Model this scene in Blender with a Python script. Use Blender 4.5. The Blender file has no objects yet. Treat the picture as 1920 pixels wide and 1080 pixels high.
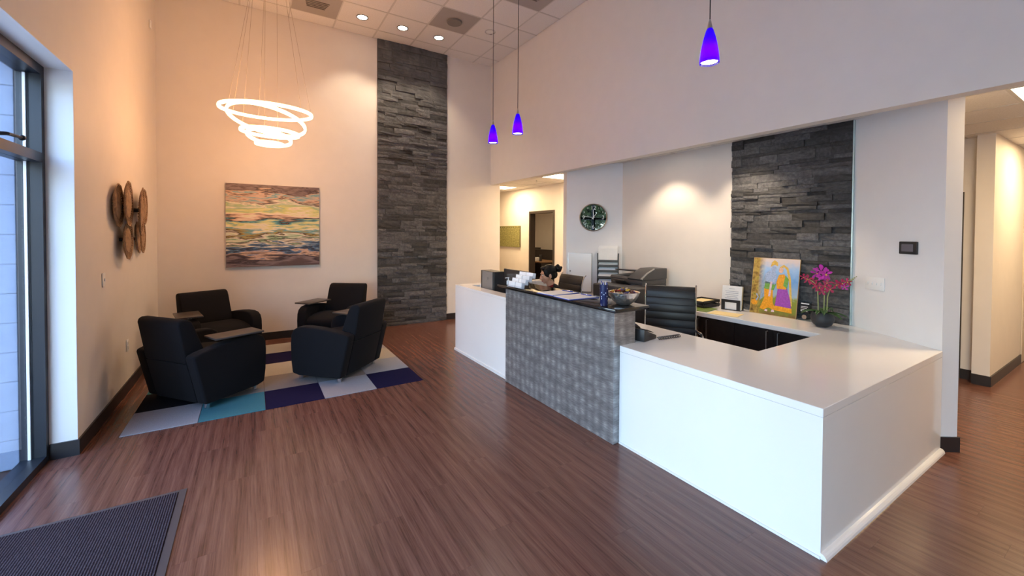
import bpy, bmesh, math, random
from mathutils import Vector, Matrix
random.seed(7)
R = math.radians
SC = bpy.context.scene
COL = SC.collection

# ---------------------------------------------------------------- camera
def make_camera():
    yaw, pit, rol = R(31.908), R(1.042), R(0.307)
    f = Vector((math.sin(yaw)*math.cos(pit), math.cos(yaw)*math.cos(pit), -math.sin(pit)))
    r = Vector((math.cos(yaw), -math.sin(yaw), 0)); u = r.cross(f)
    r2 = math.cos(rol)*r + math.sin(rol)*u; u2 = -math.sin(rol)*r + math.cos(rol)*u
    cd = bpy.data.cameras.new('camera'); co = bpy.data.objects.new('camera', cd); COL.objects.link(co)
    m = Matrix((( r2.x, u2.x, -f.x, 0), (r2.y, u2.y, -f.y, 0), (r2.z, u2.z, -f.z, 1.63), (0, 0, 0, 1)))
    co.matrix_world = m
    cd.sensor_width = 36; cd.lens = 779.857/1920*36
    cd.shift_y = -(540-450.874)/1920
    cd.clip_start = .05; cd.clip_end = 200
    SC.camera = co
make_camera()

# ---------------------------------------------------------------- world, sun, exposure
SC.view_settings.view_transform = 'Standard'; SC.view_settings.look = 'None'
SC.view_settings.gamma = 1; SC.view_settings.use_curve_mapping = False
SC.view_settings.exposure = 0.2
SC.cycles.use_denoising = True
SC.cycles.max_bounces = 10; SC.cycles.diffuse_bounces = 5; SC.cycles.transparent_max_bounces = 12
SC.cycles.sample_clamp_indirect = 6
W = bpy.data.worlds.new('world'); SC.world = W; W.use_nodes = True
wn = W.node_tree.nodes; wl = W.node_tree.links
sky = wn.new('ShaderNodeTexSky'); sky.sky_type = 'NISHITA'; sky.sun_disc = False
sky.sun_elevation = R(48); sky.sun_rotation = R(60); sky.air_density = 1.0; sky.dust_density = 1.6
wl.new(sky.outputs[0], wn['Background'].inputs[0]); wn['Background'].inputs[1].default_value = 3.0

def add_light(name, kind, loc, energy, color=(1,1,1), rot=(0,0,0), **kw):
    d = bpy.data.lights.new(name, kind); d.energy = energy; d.color = color
    for k, v in kw.items(): setattr(d, k, v)
    o = bpy.data.objects.new(name, d); COL.objects.link(o); o.location = loc; o.rotation_euler = rot
    return o
# the sun stands behind the building, so no beam enters the storefront
add_light('sun', 'SUN', (0,0,20), 8.0, (1,.95,.88), (R(40), 0, R(75)), angle=R(.6))
# portal: tells the renderer where the sky comes in (the storefront glazing), adds no light of its own
po = add_light('storefront_portal', 'AREA', (-1.40, .62, 1.39), 1.0, (1,1,1), (0, R(-90), 0), shape='RECTANGLE', size=2.7, size_y=7.1)
po.data.cycles.is_portal = True

# ---------------------------------------------------------------- helpers
class MB:
    """collects geometry, then becomes one mesh object"""
    def __init__(s): s.v = []; s.f = []; s.sm = []; s.mi = []
    def add(s, vs, fs, smooth=False, M=None, mi=0):
        b = len(s.v)
        for p in vs:
            p = Vector(p)
            if M is not None: p = M @ p
            s.v.append(p)
        for f in fs: s.f.append([i+b for i in f]); s.sm.append(smooth); s.mi.append(mi)
        return s
    def box(s, lo, hi, bevel=0, M=None, seg=2, mi=0, smooth=None):
        if bevel <= 0:
            x0,y0,z0 = lo; x1,y1,z1 = hi
            return s.add([(x0,y0,z0),(x1,y0,z0),(x1,y1,z0),(x0,y1,z0),(x0,y0,z1),(x1,y0,z1),(x1,y1,z1),(x0,y1,z1)],
                  [(0,3,2,1),(4,5,6,7),(0,1,5,4),(1,2,6,5),(2,3,7,6),(3,0,4,7)], False, M, mi)
        bm = bmesh.new(); bmesh.ops.create_cube(bm, size=1)
        for v in bm.verts: v.co = Vector(((lo[i]+hi[i])/2 + v.co[i]*(hi[i]-lo[i]) for i in range(3)))
        bmesh.ops.bevel(bm, geom=bm.edges[:], offset=bevel, segments=seg, affect='EDGES', profile=.5)
        return s.bm(bm, True if smooth is None else smooth, M, mi)
    def bm(s, bm, smooth=False, M=None, mi=0):
        bm.verts.ensure_lookup_table(); bm.verts.index_update()
        s.add([v.co.copy() for v in bm.verts], [[v.index for v in f.verts] for f in bm.faces], smooth, M, mi)
        bm.free(); return s
    def lathe(s, prof, n=32, M=None, mi=0, smooth=True, cap=True):
        vs = []; fs = []
        for (r, z) in prof:
            for i in range(n):
                a = 2*math.pi*i/n; vs.append((r*math.cos(a), r*math.sin(a), z))
        for k in range(len(prof)-1):
            for i in range(n):
                j = (i+1) % n
                fs.append((k*n+i, k*n+j, (k+1)*n+j, (k+1)*n+i))
        s.add(vs, fs, smooth, M, mi)
        if cap:
            b = len(s.v)-len(vs)
            if prof[0][0] > 1e-5: s.f.append([b+i for i in range(n)][::-1]); s.sm.append(False); s.mi.append(mi)
            if prof[-1][0] > 1e-5: s.f.append([b+(len(prof)-1)*n+i for i in range(n)]); s.sm.append(False); s.mi.append(mi)
        return s
    def tube(s, pts, r, n=8, M=None, mi=0, closed=False):
        pts = [Vector(p) for p in pts]; m = len(pts); vs = []; fs = []
        rr = r if isinstance(r, (list, tuple)) else [r]*m
        up = None
        for i, p in enumerate(pts):
            a = pts[(i-1) % m] if (closed or i > 0) else p
            b = pts[(i+1) % m] if (closed or i < m-1) else p
            t = (b-a).normalized()
            if up is None:
                up = t.orthogonal().normalized()
            up = (up - t*up.dot(t)); up = up.normalized() if up.length > 1e-6 else t.orthogonal().normalized()
            w = t.cross(up)
            for k in range(n):
                an = 2*math.pi*k/n; vs.append(p + (up*math.cos(an)+w*math.sin(an))*rr[i])
        for i in range(m if closed else m-1):
            for k in range(n):
                k2 = (k+1) % n; i2 = (i+1) % m
                fs.append((i*n+k, i*n+k2, i2*n+k2, i2*n+k))
        s.add(vs, fs, True, M, mi)
        if not closed:
            b = len(s.v)-len(vs)
            s.f.append([b+k for k in range(n)][::-1]); s.f.append([b+(m-1)*n+k for k in range(n)]); s.sm += [False]*2; s.mi += [mi]*2
        return s
    def prism(s, poly, a0, a1, axis='z', bevel=0, M=None, mi=0, seg=2, smooth=None):
        """extrude a 2D outline: axis z -> (x,y), axis x -> (y,z), axis y -> (x,z)"""
        bm = bmesh.new()
        mk = {'z': lambda p,a: (p[0],p[1],a), 'x': lambda p,a: (a,p[0],p[1]), 'y': lambda p,a: (p[0],a,p[1])}[axis]
        lo = [bm.verts.new(mk(p,a0)) for p in poly]; hi = [bm.verts.new(mk(p,a1)) for p in poly]
        n = len(poly)
        bm.faces.new(lo[::-1]); bm.faces.new(hi)
        for i in range(n): bm.faces.new((lo[i], lo[(i+1)%n], hi[(i+1)%n], hi[i]))
        bmesh.ops.recalc_face_normals(bm, faces=bm.faces[:])
        if bevel > 0:
            eds = [e for e in bm.edges if abs(e.calc_face_angle(0)) > .6]
            bmesh.ops.bevel(bm, geom=eds, offset=bevel, segments=seg, affect='EDGES', profile=.5)
        ng = [f for f in bm.faces if len(f.verts) > 4]
        if ng: bmesh.ops.triangulate(bm, faces=ng)
        return s.bm(bm, (bevel > 0) if smooth is None else smooth, M, mi)
    def ball(s, c, r, n=2, M=None, mi=0):
        bm = bmesh.new(); bmesh.ops.create_icosphere(bm, subdivisions=n, radius=1)
        rr = r if isinstance(r, (list, tuple)) else (r,r,r)
        for v in bm.verts: v.co = Vector((c[0]+v.co.x*rr[0], c[1]+v.co.y*rr[1], c[2]+v.co.z*rr[2]))
        return s.bm(bm, True, M, mi)
    def mesh(s, name):
        me = bpy.data.meshes.new(name); me.from_pydata([tuple(p) for p in s.v], [], s.f)
        me.polygons.foreach_set('use_smooth', s.sm); me.polygons.foreach_set('material_index', s.mi)
        me.update(); return me
    def build(s, name, mat, parent=None, loc=None, rotz=0, rot=None):
        o = bpy.data.objects.new(name, s.mesh(name)); COL.objects.link(o)
        for m in (mat if isinstance(mat, (list, tuple)) else [mat]): o.data.materials.append(m)
        if any(s.sm):
            sharp_by_angle(o.data)
        if parent: o.parent = parent
        if loc: o.location = loc
        if rot: o.rotation_euler = rot
        elif rotz: o.rotation_euler = (0,0,rotz)
        return o

def sharp_by_angle(me, ang=.7):
    bm = bmesh.new(); bm.from_mesh(me)
    for e in bm.edges:
        if len(e.link_faces) == 2 and e.calc_face_angle(0) > ang: e.smooth = False
    bm.to_mesh(me); bm.free()

def thing(name, label, cat, loc=(0,0,0), rotz=0, group=None, rot=None):
    o = bpy.data.objects.new(name, None); COL.objects.link(o); o.empty_display_size = .1
    o.location = loc; o.rotation_euler = rot if rot else (0,0,rotz)
    o['label'] = label; o['category'] = cat
    if group: o['group'] = group
    return o
def tag(o, label, cat, group=None):
    o['label'] = label; o['category'] = cat
    if group: o['group'] = group
    return o
def struct(o, label=None):
    o['kind'] = 'structure'
    if label: o['label'] = label
    return o
def copy_tree(o, parent=None):
    c = o.copy(); COL.objects.link(c); c.parent = parent
    for ch in list(o.children): copy_tree(ch, c)
    return c
def T(x=0,y=0,z=0): return Matrix.Translation((x,y,z))
def RX(a): return Matrix.Rotation(a,4,'X')
def RY(a): return Matrix.Rotation(a,4,'Y')
def RZ(a): return Matrix.Rotation(a,4,'Z')
def text_mb(txt, size, M, mb=None, align='CENTER', depth=.0006):
    cu = bpy.data.curves.new('lettering', 'FONT'); cu.body = txt; cu.size = size; cu.align_x = align; cu.align_y = 'CENTER'; cu.extrude = depth; cu.resolution_u = 3
    o = bpy.data.objects.new('lettering', cu); COL.objects.link(o)
    dg = bpy.context.evaluated_depsgraph_get(); dg.update()
    me = bpy.data.meshes.new_from_object(o.evaluated_get(dg))
    mb = mb or MB()
    mb.add([v.co for v in me.vertices], [list(p.vertices) for p in me.polygons], False, M)
    bpy.data.objects.remove(o); bpy.data.curves.remove(cu); bpy.data.meshes.remove(me)
    return mb

# ---------------------------------------------------------------- materials
class N:
    def __init__(s, name):
        s.m = bpy.data.materials.new(name); s.m.use_nodes = True
        s.t = s.m.node_tree; s.p = s.t.nodes['Principled BSDF']; s.out = s.t.nodes['Material Output']
    def n(s, kind, **kw):
        x = s.t.nodes.new('ShaderNode'+kind)
        for k, v in kw.items():
            if k.startswith('i_'):
                key = k[2:]; key = int(key) if key.isdigit() else key.replace('_',' ')
                x.inputs[key].default_value = v
            else: setattr(x, k, v)
        return x
    def l(s, a, b): s.t.links.new(a, b)
    def set(s, **kw):
        for k, v in kw.items():
            key = k.replace('_',' ')
            s.p.inputs[key].default_value = (*v,1) if isinstance(v, tuple) and len(v)==3 else v
        return s
    def ramp(s, fac, stops, interp='LINEAR'):
        r = s.n('ValToRGB'); r.color_ramp.interpolation = interp
        while len(r.color_ramp.elements) < len(stops): r.color_ramp.elements.new(.5)
        for e, (p, c) in zip(r.color_ramp.elements, stops): e.position = p; e.color = (*c,1)
        s.l(fac, r.inputs[0]); return r
    def bump(s, h, strength=.3, dist=.01):
        b = s.n('Bump', i_Strength=strength, i_Distance=dist); s.l(h, b.inputs['Height']); s.l(b.outputs[0], s.p.inputs['Normal']); return b
    def coords(s, kind='Object', scale=(1,1,1), rot=(0,0,0), rand=False):
        c = s.n('TexCoord'); v = c.outputs[kind]
        if rand:
            oi = s.n('ObjectInfo'); m = s.n('VectorMath', operation='MULTIPLY'); s.l(oi.outputs['Random'], m.inputs[0]); m.inputs[1].default_value = (37.1,91.7,53.3)
            a = s.n('VectorMath', operation='ADD'); s.l(v, a.inputs[0]); s.l(m.outputs[0], a.inputs[1]); v = a.outputs[0]
        mp = s.n('Mapping'); mp.inputs['Scale'].default_value = scale; mp.inputs['Rotation'].default_value = rot
        s.l(v, mp.inputs[0]); return mp.outputs[0]
def simple(name, col, rough=.5, metal=0, noise=0, nscale=40, bump=0, **kw):
    g = N(name); g.set(Base_Color=col, Roughness=rough, Metallic=metal)
    for k, v in kw.items(): g.p.inputs[k.replace('_',' ')].default_value = (*v,1) if isinstance(v, tuple) and len(v)==3 else v
    if noise or bump:
        co = g.coords(); t = g.n('TexNoise', i_Scale=nscale, i_Detail=4.0); g.l(co, t.inputs['Vector'])
        if noise:
            lo = tuple(max(0,c*(1-noise)) for c in col); hi = tuple(min(1,c*(1+noise)) for c in col)
            r = g.ramp(t.outputs[0], [(.3,lo),(.7,hi)]); g.l(r.outputs[0], g.p.inputs['Base Color'])
        if bump: g.bump(t.outputs[0], bump, .004)
    return g.m
def emit(name, col, strength):
    g = N(name); g.set(Base_Color=(0.8,.8,.8), Emission_Color=col, Emission_Strength=strength); return g.m

M_WALL = simple('wall_paint', (.74,.69,.63), .55, noise=.015, nscale=6, bump=.05)
M_WALLW = simple('wall_paint_daylight_tint', (.76,.745,.74), .5, noise=.012, nscale=6, bump=.05)  # wall paint again, with the cool cast of daylight put into its colour
M_REVEAL = simple('reveal_paint', (.80,.80,.80), .5, bump=.04)
M_BASE = simple('rubber_base', (.018,.016,.018), .38)
M_WHITE = simple('solid_surface_white', (.80,.79,.78), .14, noise=.01, nscale=3)
M_PLASTICW = simple('white_plastic', (.78,.78,.77), .4)
M_BLACKPL = simple('black_plastic', (.02,.02,.022), .38)
M_DKGREY = simple('dark_grey_plastic', (.055,.053,.055), .42)
M_GREYPL = simple('grey_plastic', (.22,.21,.20), .4)
M_CHROME = simple('chrome', (.75,.75,.76), .12, 1)
M_STEEL = simple('brushed_steel', (.55,.54,.52), .32, 1, noise=.08, nscale=60)
M_PAPER = simple('paper', (.82,.81,.79), .8, noise=.02)
M_PAPERB = simple('paper_bluish', (.74,.78,.84), .8)
M_YELLOW = simple('manila', (.78,.62,.30), .7, noise=.04)
M_BLUEPL = simple('blue_plastic', (.02,.06,.38), .3)
M_GRANITE = simple('black_granite', (.012,.012,.013), .07, noise=.4, nscale=180)
M_CAB = simple('espresso_laminate', (.014,.010,.009), .35, noise=.3, nscale=20)
M_LEATHER = simple('black_leather', (.016,.015,.015), .42, bump=.15, nscale=220)
M_FRAMEW = simple('window_frame_bronze', (.012,.015,.022), .38, .2)
M_DOORF = simple('dark_door_frame', (.035,.026,.02), .4)
M_TILEC = None

def m_fabric(name, col):
    g = N(name); g.set(Base_Color=col, Roughness=.92); g.p.inputs['Sheen Weight'].default_value = .015; g.p.inputs['Specular IOR Level'].default_value = .15
    co = g.coords(scale=(420,420,420)); w = g.n('TexNoise', i_Scale=1.0, i_Detail=2.0); g.l(co, w.inputs['Vector']); g.bump(w.outputs[0], .25, .002)
    return g.m
M_FABRIC = m_fabric('charcoal_upholstery', (.0075,.007,.0085))

def m_wood_floor():
    g = N('walnut_plank_floor'); g.set(Roughness=.24)
    co = g.coords(scale=(1,.10,1), rand=True)
    d = g.n('TexNoise', i_Scale=3.2, i_Detail=3.0); g.l(co, d.inputs['Vector'])
    mx = g.n('MixRGB', i_Fac=.10); mx.blend_type = 'ADD'; g.l(co, mx.inputs[1]); g.l(d.outputs['Color'], mx.inputs[2])
    w = g.n('TexWave', wave_type='BANDS', bands_direction='X', i_Scale=4.0, i_Distortion=9.0, i_Detail=4.0, i_Detail_Scale=1.3); g.l(mx.outputs[0], w.inputs['Vector'])
    co2 = g.coords(scale=(110,3.2,110), rand=True); f = g.n('TexNoise', i_Scale=1.0, i_Detail=5.0, i_Roughness=.7); g.l(co2, f.inputs['Vector'])
    mm = g.n('MixRGB', i_Fac=.84); g.l(w.outputs['Fac'], mm.inputs[1]); g.l(f.outputs[0], mm.inputs[2])
    r = g.ramp(mm.outputs[0], [(.27,(.066,.025,.017)),(.42,(.122,.051,.035)),(.58,(.162,.072,.050)),(.78,(.215,.104,.074))])
    oi = g.n('ObjectInfo'); mr = g.n('MapRange'); mr.inputs[3].default_value = .93; mr.inputs[4].default_value = 1.07; g.l(oi.outputs['Random'], mr.inputs[0])
    hv = g.n('HueSaturation'); g.l(mr.outputs[0], hv.inputs['Value']); g.l(r.outputs[0], hv.inputs['Color'])
    g.l(hv.outputs[0], g.p.inputs['Base Color']); g.bump(mm.outputs[0], .12, .0015)
    return g.m
M_FLOOR = m_wood_floor()

def m_stone():
    g = N('split_slate'); g.set(Roughness=.62)
    co = g.coords('Generated', scale=(3.0,1.5,1.0), rand=True)
    t = g.n('TexNoise', i_Scale=2.2, i_Detail=7.0, i_Roughness=.65); g.l(co, t.inputs['Vector'])
    r = g.ramp(t.outputs[0], [(.28,(.030,.030,.032)),(.50,(.070,.070,.073)),(.68,(.115,.114,.115)),(.86,(.21,.21,.215))])
    oi = g.n('ObjectInfo'); mr = g.n('MapRange'); mr.inputs[3].default_value = .40; mr.inputs[4].default_value = 1.75; g.l(oi.outputs['Random'], mr.inputs[0])
    hv = g.n('HueSaturation'); g.l(mr.outputs[0], hv.inputs['Value']); g.l(r.outputs[0], hv.inputs['Color']); g.l(hv.outputs[0], g.p.inputs['Base Color'])
    co2 = g.coords('Object', scale=(1,1,2.5), rand=True); t2 = g.n('TexNoise', i_Scale=26.0, i_Detail=6.0); g.l(co2, t2.inputs['Vector']); g.bump(t2.outputs[0], .55, .012)
    return g.m
M_STONE = m_stone()

def m_panel():
    g = N('pewter_laminate'); g.set(Metallic=.45, Roughness=.36)
    co = g.coords(scale=(12,12,9.5))
    v = g.n('TexVoronoi', feature='SMOOTH_F1', i_Scale=1.0, i_Randomness=.32); v.inputs['Smoothness'].default_value = .7; g.l(co, v.inputs['Vector'])
    co2 = g.coords(scale=(14,14,90)); t = g.n('TexNoise', i_Scale=1.0, i_Detail=5.0, i_Roughness=.7); g.l(co2, t.inputs['Vector'])
    inv = g.n('Math', operation='SUBTRACT'); inv.inputs[0].default_value = 1.0; g.l(v.outputs['Distance'], inv.inputs[1])
    mm = g.n('MixRGB', i_Fac=.55); g.l(inv.outputs[0], mm.inputs[1]); g.l(t.outputs[0], mm.inputs[2])
    r = g.ramp(mm.outputs[0], [(.34,(.13,.125,.13)),(.50,(.22,.215,.22)),(.62,(.32,.315,.32)),(.78,(.58,.57,.57))])
    g.l(r.outputs[0], g.p.inputs['Base Color']); g.bump(mm.outputs[0], .15, .003)
    return g.m
M_PANEL = m_panel()

def m_ceiling():
    g = N('acoustic_tile'); g.set(Base_Color=(.74,.71,.68), Roughness=.9)
    co = g.coords(scale=(90,90,90)); t = g.n('TexNoise', i_Scale=1.0, i_Detail=3.0); g.l(co, t.inputs['Vector'])
    r = g.ramp(t.outputs[0], [(.35,(.68,.655,.63)),(.6,(.76,.735,.71))]); g.l(r.outputs[0], g.p.inputs['Base Color']); g.bump(t.outputs[0], .25, .003)
    return g.m
M_CEIL = m_ceiling()
M_GRID = simple('ceiling_grid', (.56,.54,.51), .5)

def m_carpet(name, col):
    g = N(name); g.set(Roughness=.95); g.p.inputs['Specular IOR Level'].default_value = .08
    co = g.coords(scale=(260,260,260)); t = g.n('TexNoise', i_Scale=1.0, i_Detail=3.0); g.l(co, t.inputs['Vector'])
    r = g.ramp(t.outputs[0], [(.3,tuple(c*.75 for c in col)),(.7,tuple(min(1,c*1.2) for c in col))]); g.l(r.outputs[0], g.p.inputs['Base Color']); g.bump(t.outputs[0], .5, .004)
    return g.m

def m_glass(name='window_glass', tint=(.96,.98,1.0), gl=.08):
    g = N(name); t = g.t
    tr = g.n('BsdfTransparent'); tr.inputs[0].default_value = (*tint,1)
    gs = g.n('BsdfGlossy'); gs.inputs['Roughness'].default_value = .01
    lw = g.n('LayerWeight'); lw.inputs[0].default_value = .5          # Schlick reflectance, same from both sides of the pane
    pw = g.n('Math', operation='POWER'); pw.inputs[1].default_value = 5.0; g.l(lw.outputs['Facing'], pw.inputs[0])
    ma = g.n('Math', operation='MULTIPLY_ADD'); ma.inputs[1].default_value = .9; ma.inputs[2].default_value = .04; g.l(pw.outputs[0], ma.inputs[0])
    mx = g.n('MixShader'); g.l(ma.outputs[0], mx.inputs[0]); g.l(tr.outputs[0], mx.inputs[1]); g.l(gs.outputs[0], mx.inputs[2])
    g.l(mx.outputs[0], g.out.inputs[0]); return g.m
M_GLASS = m_glass()
# ================================================================ STRUCTURE
ZC, ZL = 4.90, 2.72          # high ceiling, low ceiling
ZT, ZU = ZC+.03, ZL+.03
def sbox(name, lo, hi, mat, label=None, bevel=0): return struct(MB().box(lo, hi, bevel).build(name, mat), label)

# ---- floor with single planks
fl = sbox('floor', (-1.45,-3.1,-.12), (10.1,13.7,-.006), simple('floor_underlay', (.03,.018,.014), .7), 'dark walnut plank floor of the lobby')
PW, PL = .178, 1.22
full = MB().box((0,0,-.006),(PW-.0005,PL-.0005,0)).mesh('plank'); full.materials.append(M_FLOOR)
def plank(x0,y0,x1,y1):
    if x1-x0 < .01 or y1-y0 < .01: return
    if abs(x1-x0-PW) < 1e-4 and abs(y1-y0-PL) < 1e-4:
        o = bpy.data.objects.new('plank', full); COL.objects.link(o)
    else:
        o = MB().box((0,0,-.006),(x1-x0-.0005,y1-y0-.0005,0)).build('plank', M_FLOOR)
    o.location = (x0,y0,0); o.parent = fl
def planks(X0,X1,Y0,Y1):
    i = 0; x = X0
    while x < X1-.005:
        x2 = min(x+PW, X1); y = Y0 - ((i*.437) % 1)*PL
        while y < Y1-.005:
            y2 = y+PL; plank(x, max(y,Y0), x2, min(y2,Y1)); y = y2
        x = x2; i += 1
planks(-1.235, 4.39, .35, 7.24)
planks(4.39, 8.8, -.2, 1.055)
rest = MB()
for lo, hi in (((-1.235,-3.0),(4.39,.35)), ((4.39,-1.2),(10,-.2)), ((8.8,-.2),(10,1.055)), ((4.39,1.055),(6.85,3.3)), ((4.217,7.24),(5.7,13.6)), ((4.39,5.2),(5.7,7.24)), ((5.7,5.4),(9.6,13.6))):
    rest.box((lo[0],lo[1],-.006),(hi[0],hi[1],0))
o = rest.build('plank_field', M_FLOOR, fl); o['kind'] = 'stuff'

# ---- walls
struct(MB().box((-1.45,4.22,0),(-1.09,7.36,ZT)).box((-1.45,-3.1,2.775),(-1.09,4.22,ZT)).build('wall_left', M_WALL), 'warm painted left wall beside the storefront window')
rv = MB().box((-1.235,4.214,.0),(-1.0905,4.2195,2.775)).box((-1.36,-3.0,2.769),(-1.0905,4.214,2.7745)).build('trim_1', M_REVEAL); struct(rv, 'white painted window reveal')
sbox('wall_front', (-1.45,-3.2,0), (4.12,-3.0,ZT), M_WALL)
sbox('wall_back', (-1.09,7.24,0), (4.217,7.36,ZT), M_WALL, 'tall painted wall behind the lounge chairs')
sbox('wall_bulkhead', (4.0,-3.0,2.575), (4.12,7.24,ZT), M_WALL, 'high painted wall over the reception opening')
sbox('wall_entry', (4.0,-3.0,0), (4.12,-1.2,2.575), M_WALL)
sbox('wall_hall_near', (4.12,-1.34,0), (10.1,-1.2,ZU), M_WALL)
sbox('wall_hall_end', (10.0,-1.2,0), (10.1,1.055,ZU), M_WALL)
sbox('wall_hall', (6.717,1.055,0), (10.0,1.19,ZU), M_WALL, 'painted hall wall with a squared corner')
sbox('wall_recess', (6.85,1.19,0), (6.97,3.4,ZU), M_WALL)
sbox('wall_corridor_end', (4.99,3.3,0), (6.85,3.4,ZU), M_WALL)
struct(MB().prism([(4.39,.93),(4.87,1.655),(4.974,1.586),(4.494,.861)],0,ZU).build('wall_angled', M_WALLW), 'short angled pale wall beside the stone panel')
sbox('wall_reception', (4.87,1.66,0), (4.99,4.70,ZU), M_WALL, 'cream wall behind the reception desk')
k = .0849
struct(MB().prism([(4.87,4.583),(4.26,5.193),(4.26+k,5.193+k),(4.87+k,4.583+k)],0,ZU).build('wall_clock', M_WALLW), 'angled pale wall carrying the round clock')
sbox('wall_return', (4.36,5.29,0), (5.70,5.40,ZU), M_WALL)
sbox('wall_hall_left', (4.10,7.36,0), (4.217,13.6,ZU), M_WALL)
struct(MB().box((5.70,5.29,0),(5.82,7.36,ZU)).box((5.70,8.36,0),(5.82,13.6,ZU)).box((5.70,7.36,2.15),(5.82,8.36,ZU)).build('wall_door', M_WALL), 'cream corridor wall with the dark-framed doorway')
sbox('wall_far', (4.1,13.6,0), (10.1,13.7,ZU), M_WALL)
sbox('wall_office', (9.60,5.4,0), (9.70,13.6,ZU), M_WALL)
sbox('wall_office_side', (5.82,5.29,0), (9.70,5.40,ZU), M_WALL)

# ---- ceilings with single tiles
def ceiling(name, label, x0,x1,y0,y1, z, xs, ys, skip=(), ml=.36):
    c = sbox(name, (x0-ml,y0-.14,z+.03), (x1+.10,y1+.10,z+.10), M_CEIL, label)
    xs = [x0]+[x for x in sorted(xs) if x0+.02 < x < x1-.02]+[x1]; ys = [y0]+[y for y in sorted(ys) if y0+.02 < y < y1-.02]+[y1]
    cache = {}
    for i in range(len(xs)-1):
        for j in range(len(ys)-1):
            cx, cy = (xs[i]+xs[i+1])/2, (ys[j]+ys[j+1])/2
            if any(abs(cx-a) < .2 and abs(cy-b) < .2 for a,b in skip): continue
            w, d = round(xs[i+1]-xs[i]-.016,3), round(ys[j+1]-ys[j]-.016,3)
            if (w,d) not in cache:
                cache[(w,d)] = MB().box((-w/2,-d/2,0),(w/2,d/2,.028)).mesh('ceiling_tile'); cache[(w,d)].materials.append(M_CEIL)
            o = bpy.data.objects.new('ceiling_tile', cache[(w,d)]); COL.objects.link(o); o.location = (cx,cy,z+.001); o.parent = c
    g = MB()
    for x in xs[1:-1]: g.box((x-.0115,y0,z-.003),(x+.0115,y1,z+.008))
    for y in ys[1:-1]: g.box((x0,y-.0115,z-.0025),(x1,y+.0115,z+.008))
    g.build('ceiling_grid', M_GRID, c)
    return c
XT = [1.727+.625*k for k in range(-6,6)]; YT = [6.93-.62*k for k in range(18)]
VENTS = [(.792,6.62),(2.664,6.0),(3.289,4.76)]
cel = ceiling('ceiling', 'high lay-in acoustic tile ceiling', -1.09,4.0,-3.0,7.24, ZC, XT, YT, VENTS)
XL_ = [4.15+.61*k for k in range(11)]; YL_ = [.70+.59*k for k in range(-3,23)]
TROF = [(5.065,.405),(5.065,6.305),(5.065,8.665),(7.505,.405),(7.505,8.665),(7.505,11.025)]
cel2 = ceiling('ceiling_low', 'low acoustic tile ceiling over reception and halls', 4.12,10.0,-1.2,13.6, ZL, XL_, YL_, TROF, 0)

# ---- baseboards
def baseb(name, lo, hi): return sbox(name, (*lo,0), (*hi,.112), M_BASE)
baseb('baseboard_back', (-1.078,7.226), (1.80,7.24)); baseb('baseboard_back_right', (3.06,7.226), (4.217,7.24))
baseb('baseboard_left', (-1.09,4.20), (-1.078,7.226)); baseb('baseboard_reveal', (-1.232,4.20), (-1.09,4.214))
baseb('baseboard_hall', (6.705,1.043), (10.0,1.055)); baseb('baseboard_hall_corner', (6.705,1.055), (6.717,1.19)); baseb('baseboard_recess', (6.838,1.19), (6.85,1.30))
d = Vector((.48,.725)).normalized(); nn = Vector((d.y,-d.x))
def quad(p, a, b, t0, t1):   # rectangle along direction a, thickness b
    p = Vector(p); return [tuple(p+a*t0), tuple(p+a*t1), tuple(p+a*t1+b), tuple(p+a*t0+b)]
struct(MB().prism(quad((4.39,.93), nn, -d*.012, -.002,.137),0,.112).build('baseboard_column', M_BASE))

# ---- stone cladding, single stones
def stone_unit(seed):
    rn = random.Random(seed); nx, nz = 4, 3; V = []; F = []
    for k in range(nz):
        for i in range(nx):
            e = (i in (0,nx-1)) or (k in (0,nz-1))
            V.append((i/(nx-1)+(0 if i in (0,nx-1) else rn.uniform(-.08,.08)), (.80+rn.uniform(-.10,.06)) if e else .88+rn.uniform(-.08,.14), k/(nz-1)+(0 if k in (0,nz-1) else rn.uniform(-.1,.1))))
    ring = [0,1,2,3,7,11,10,9,8,4]
    b = len(V)
    for i in ring: V.append((V[i][0],0,V[i][2]))
    for k in range(nz-1):
        for i in range(nx-1):
            a = k*nx+i; F.append((a,a+nx,a+nx+1,a+1))
    for q in range(10):
        q2 = (q+1)%10; F.append((ring[q],ring[q2],b+q2,b+q))
    return V, F
UNITS = []
for s_ in range(14):
    V, F = stone_unit(s_); me = bpy.data.meshes.new('stone'); me.from_pydata(V,[],F); me.materials.append(M_STONE)
    bm = bmesh.new(); bm.from_mesh(me); bmesh.ops.recalc_face_normals(bm, faces=bm.faces[:]); bm.to_mesh(me); bm.free()
    UNITS.append((V,F,me))
def stones(parent, org, rotz, width, z0, z1, limit, hs, ws):
    rn = random.Random(width*100); z = z0; cnt = 0; far = MB(); Rm = RZ(rotz)
    while z < z1-.012:
        h = min(rn.choice(hs), z1-z)
        if z1-z-h < .02: h = z1-z
        u = 0
        while u < width-.01:
            w = min(rn.uniform(*ws), width-u)
            if width-u-w < .07: w = width-u
            dp = rn.choice((.024,.030,.036,.042,.052))
            V, F, me = rn.choice(UNITS)
            p = Vector(org) + Rm @ Vector((u+.0008,0,0)); p.z = z+.0008
            if cnt < limit:
                o = bpy.data.objects.new('stone', me); COL.objects.link(o); o.location = p; o.rotation_euler = (0,0,rotz); o.scale = (w-.0016,dp,h-.0016); o.parent = parent
            else:
                far.add(V, F, False, T(*p) @ Rm @ Matrix.Diagonal((w-.0016,dp,h-.0016,1)))
            cnt += 1; u += w
        z += h
    if far.v:
        o = far.build('upper_stones', M_STONE, parent); o['kind'] = 'stuff'
    return cnt
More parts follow.
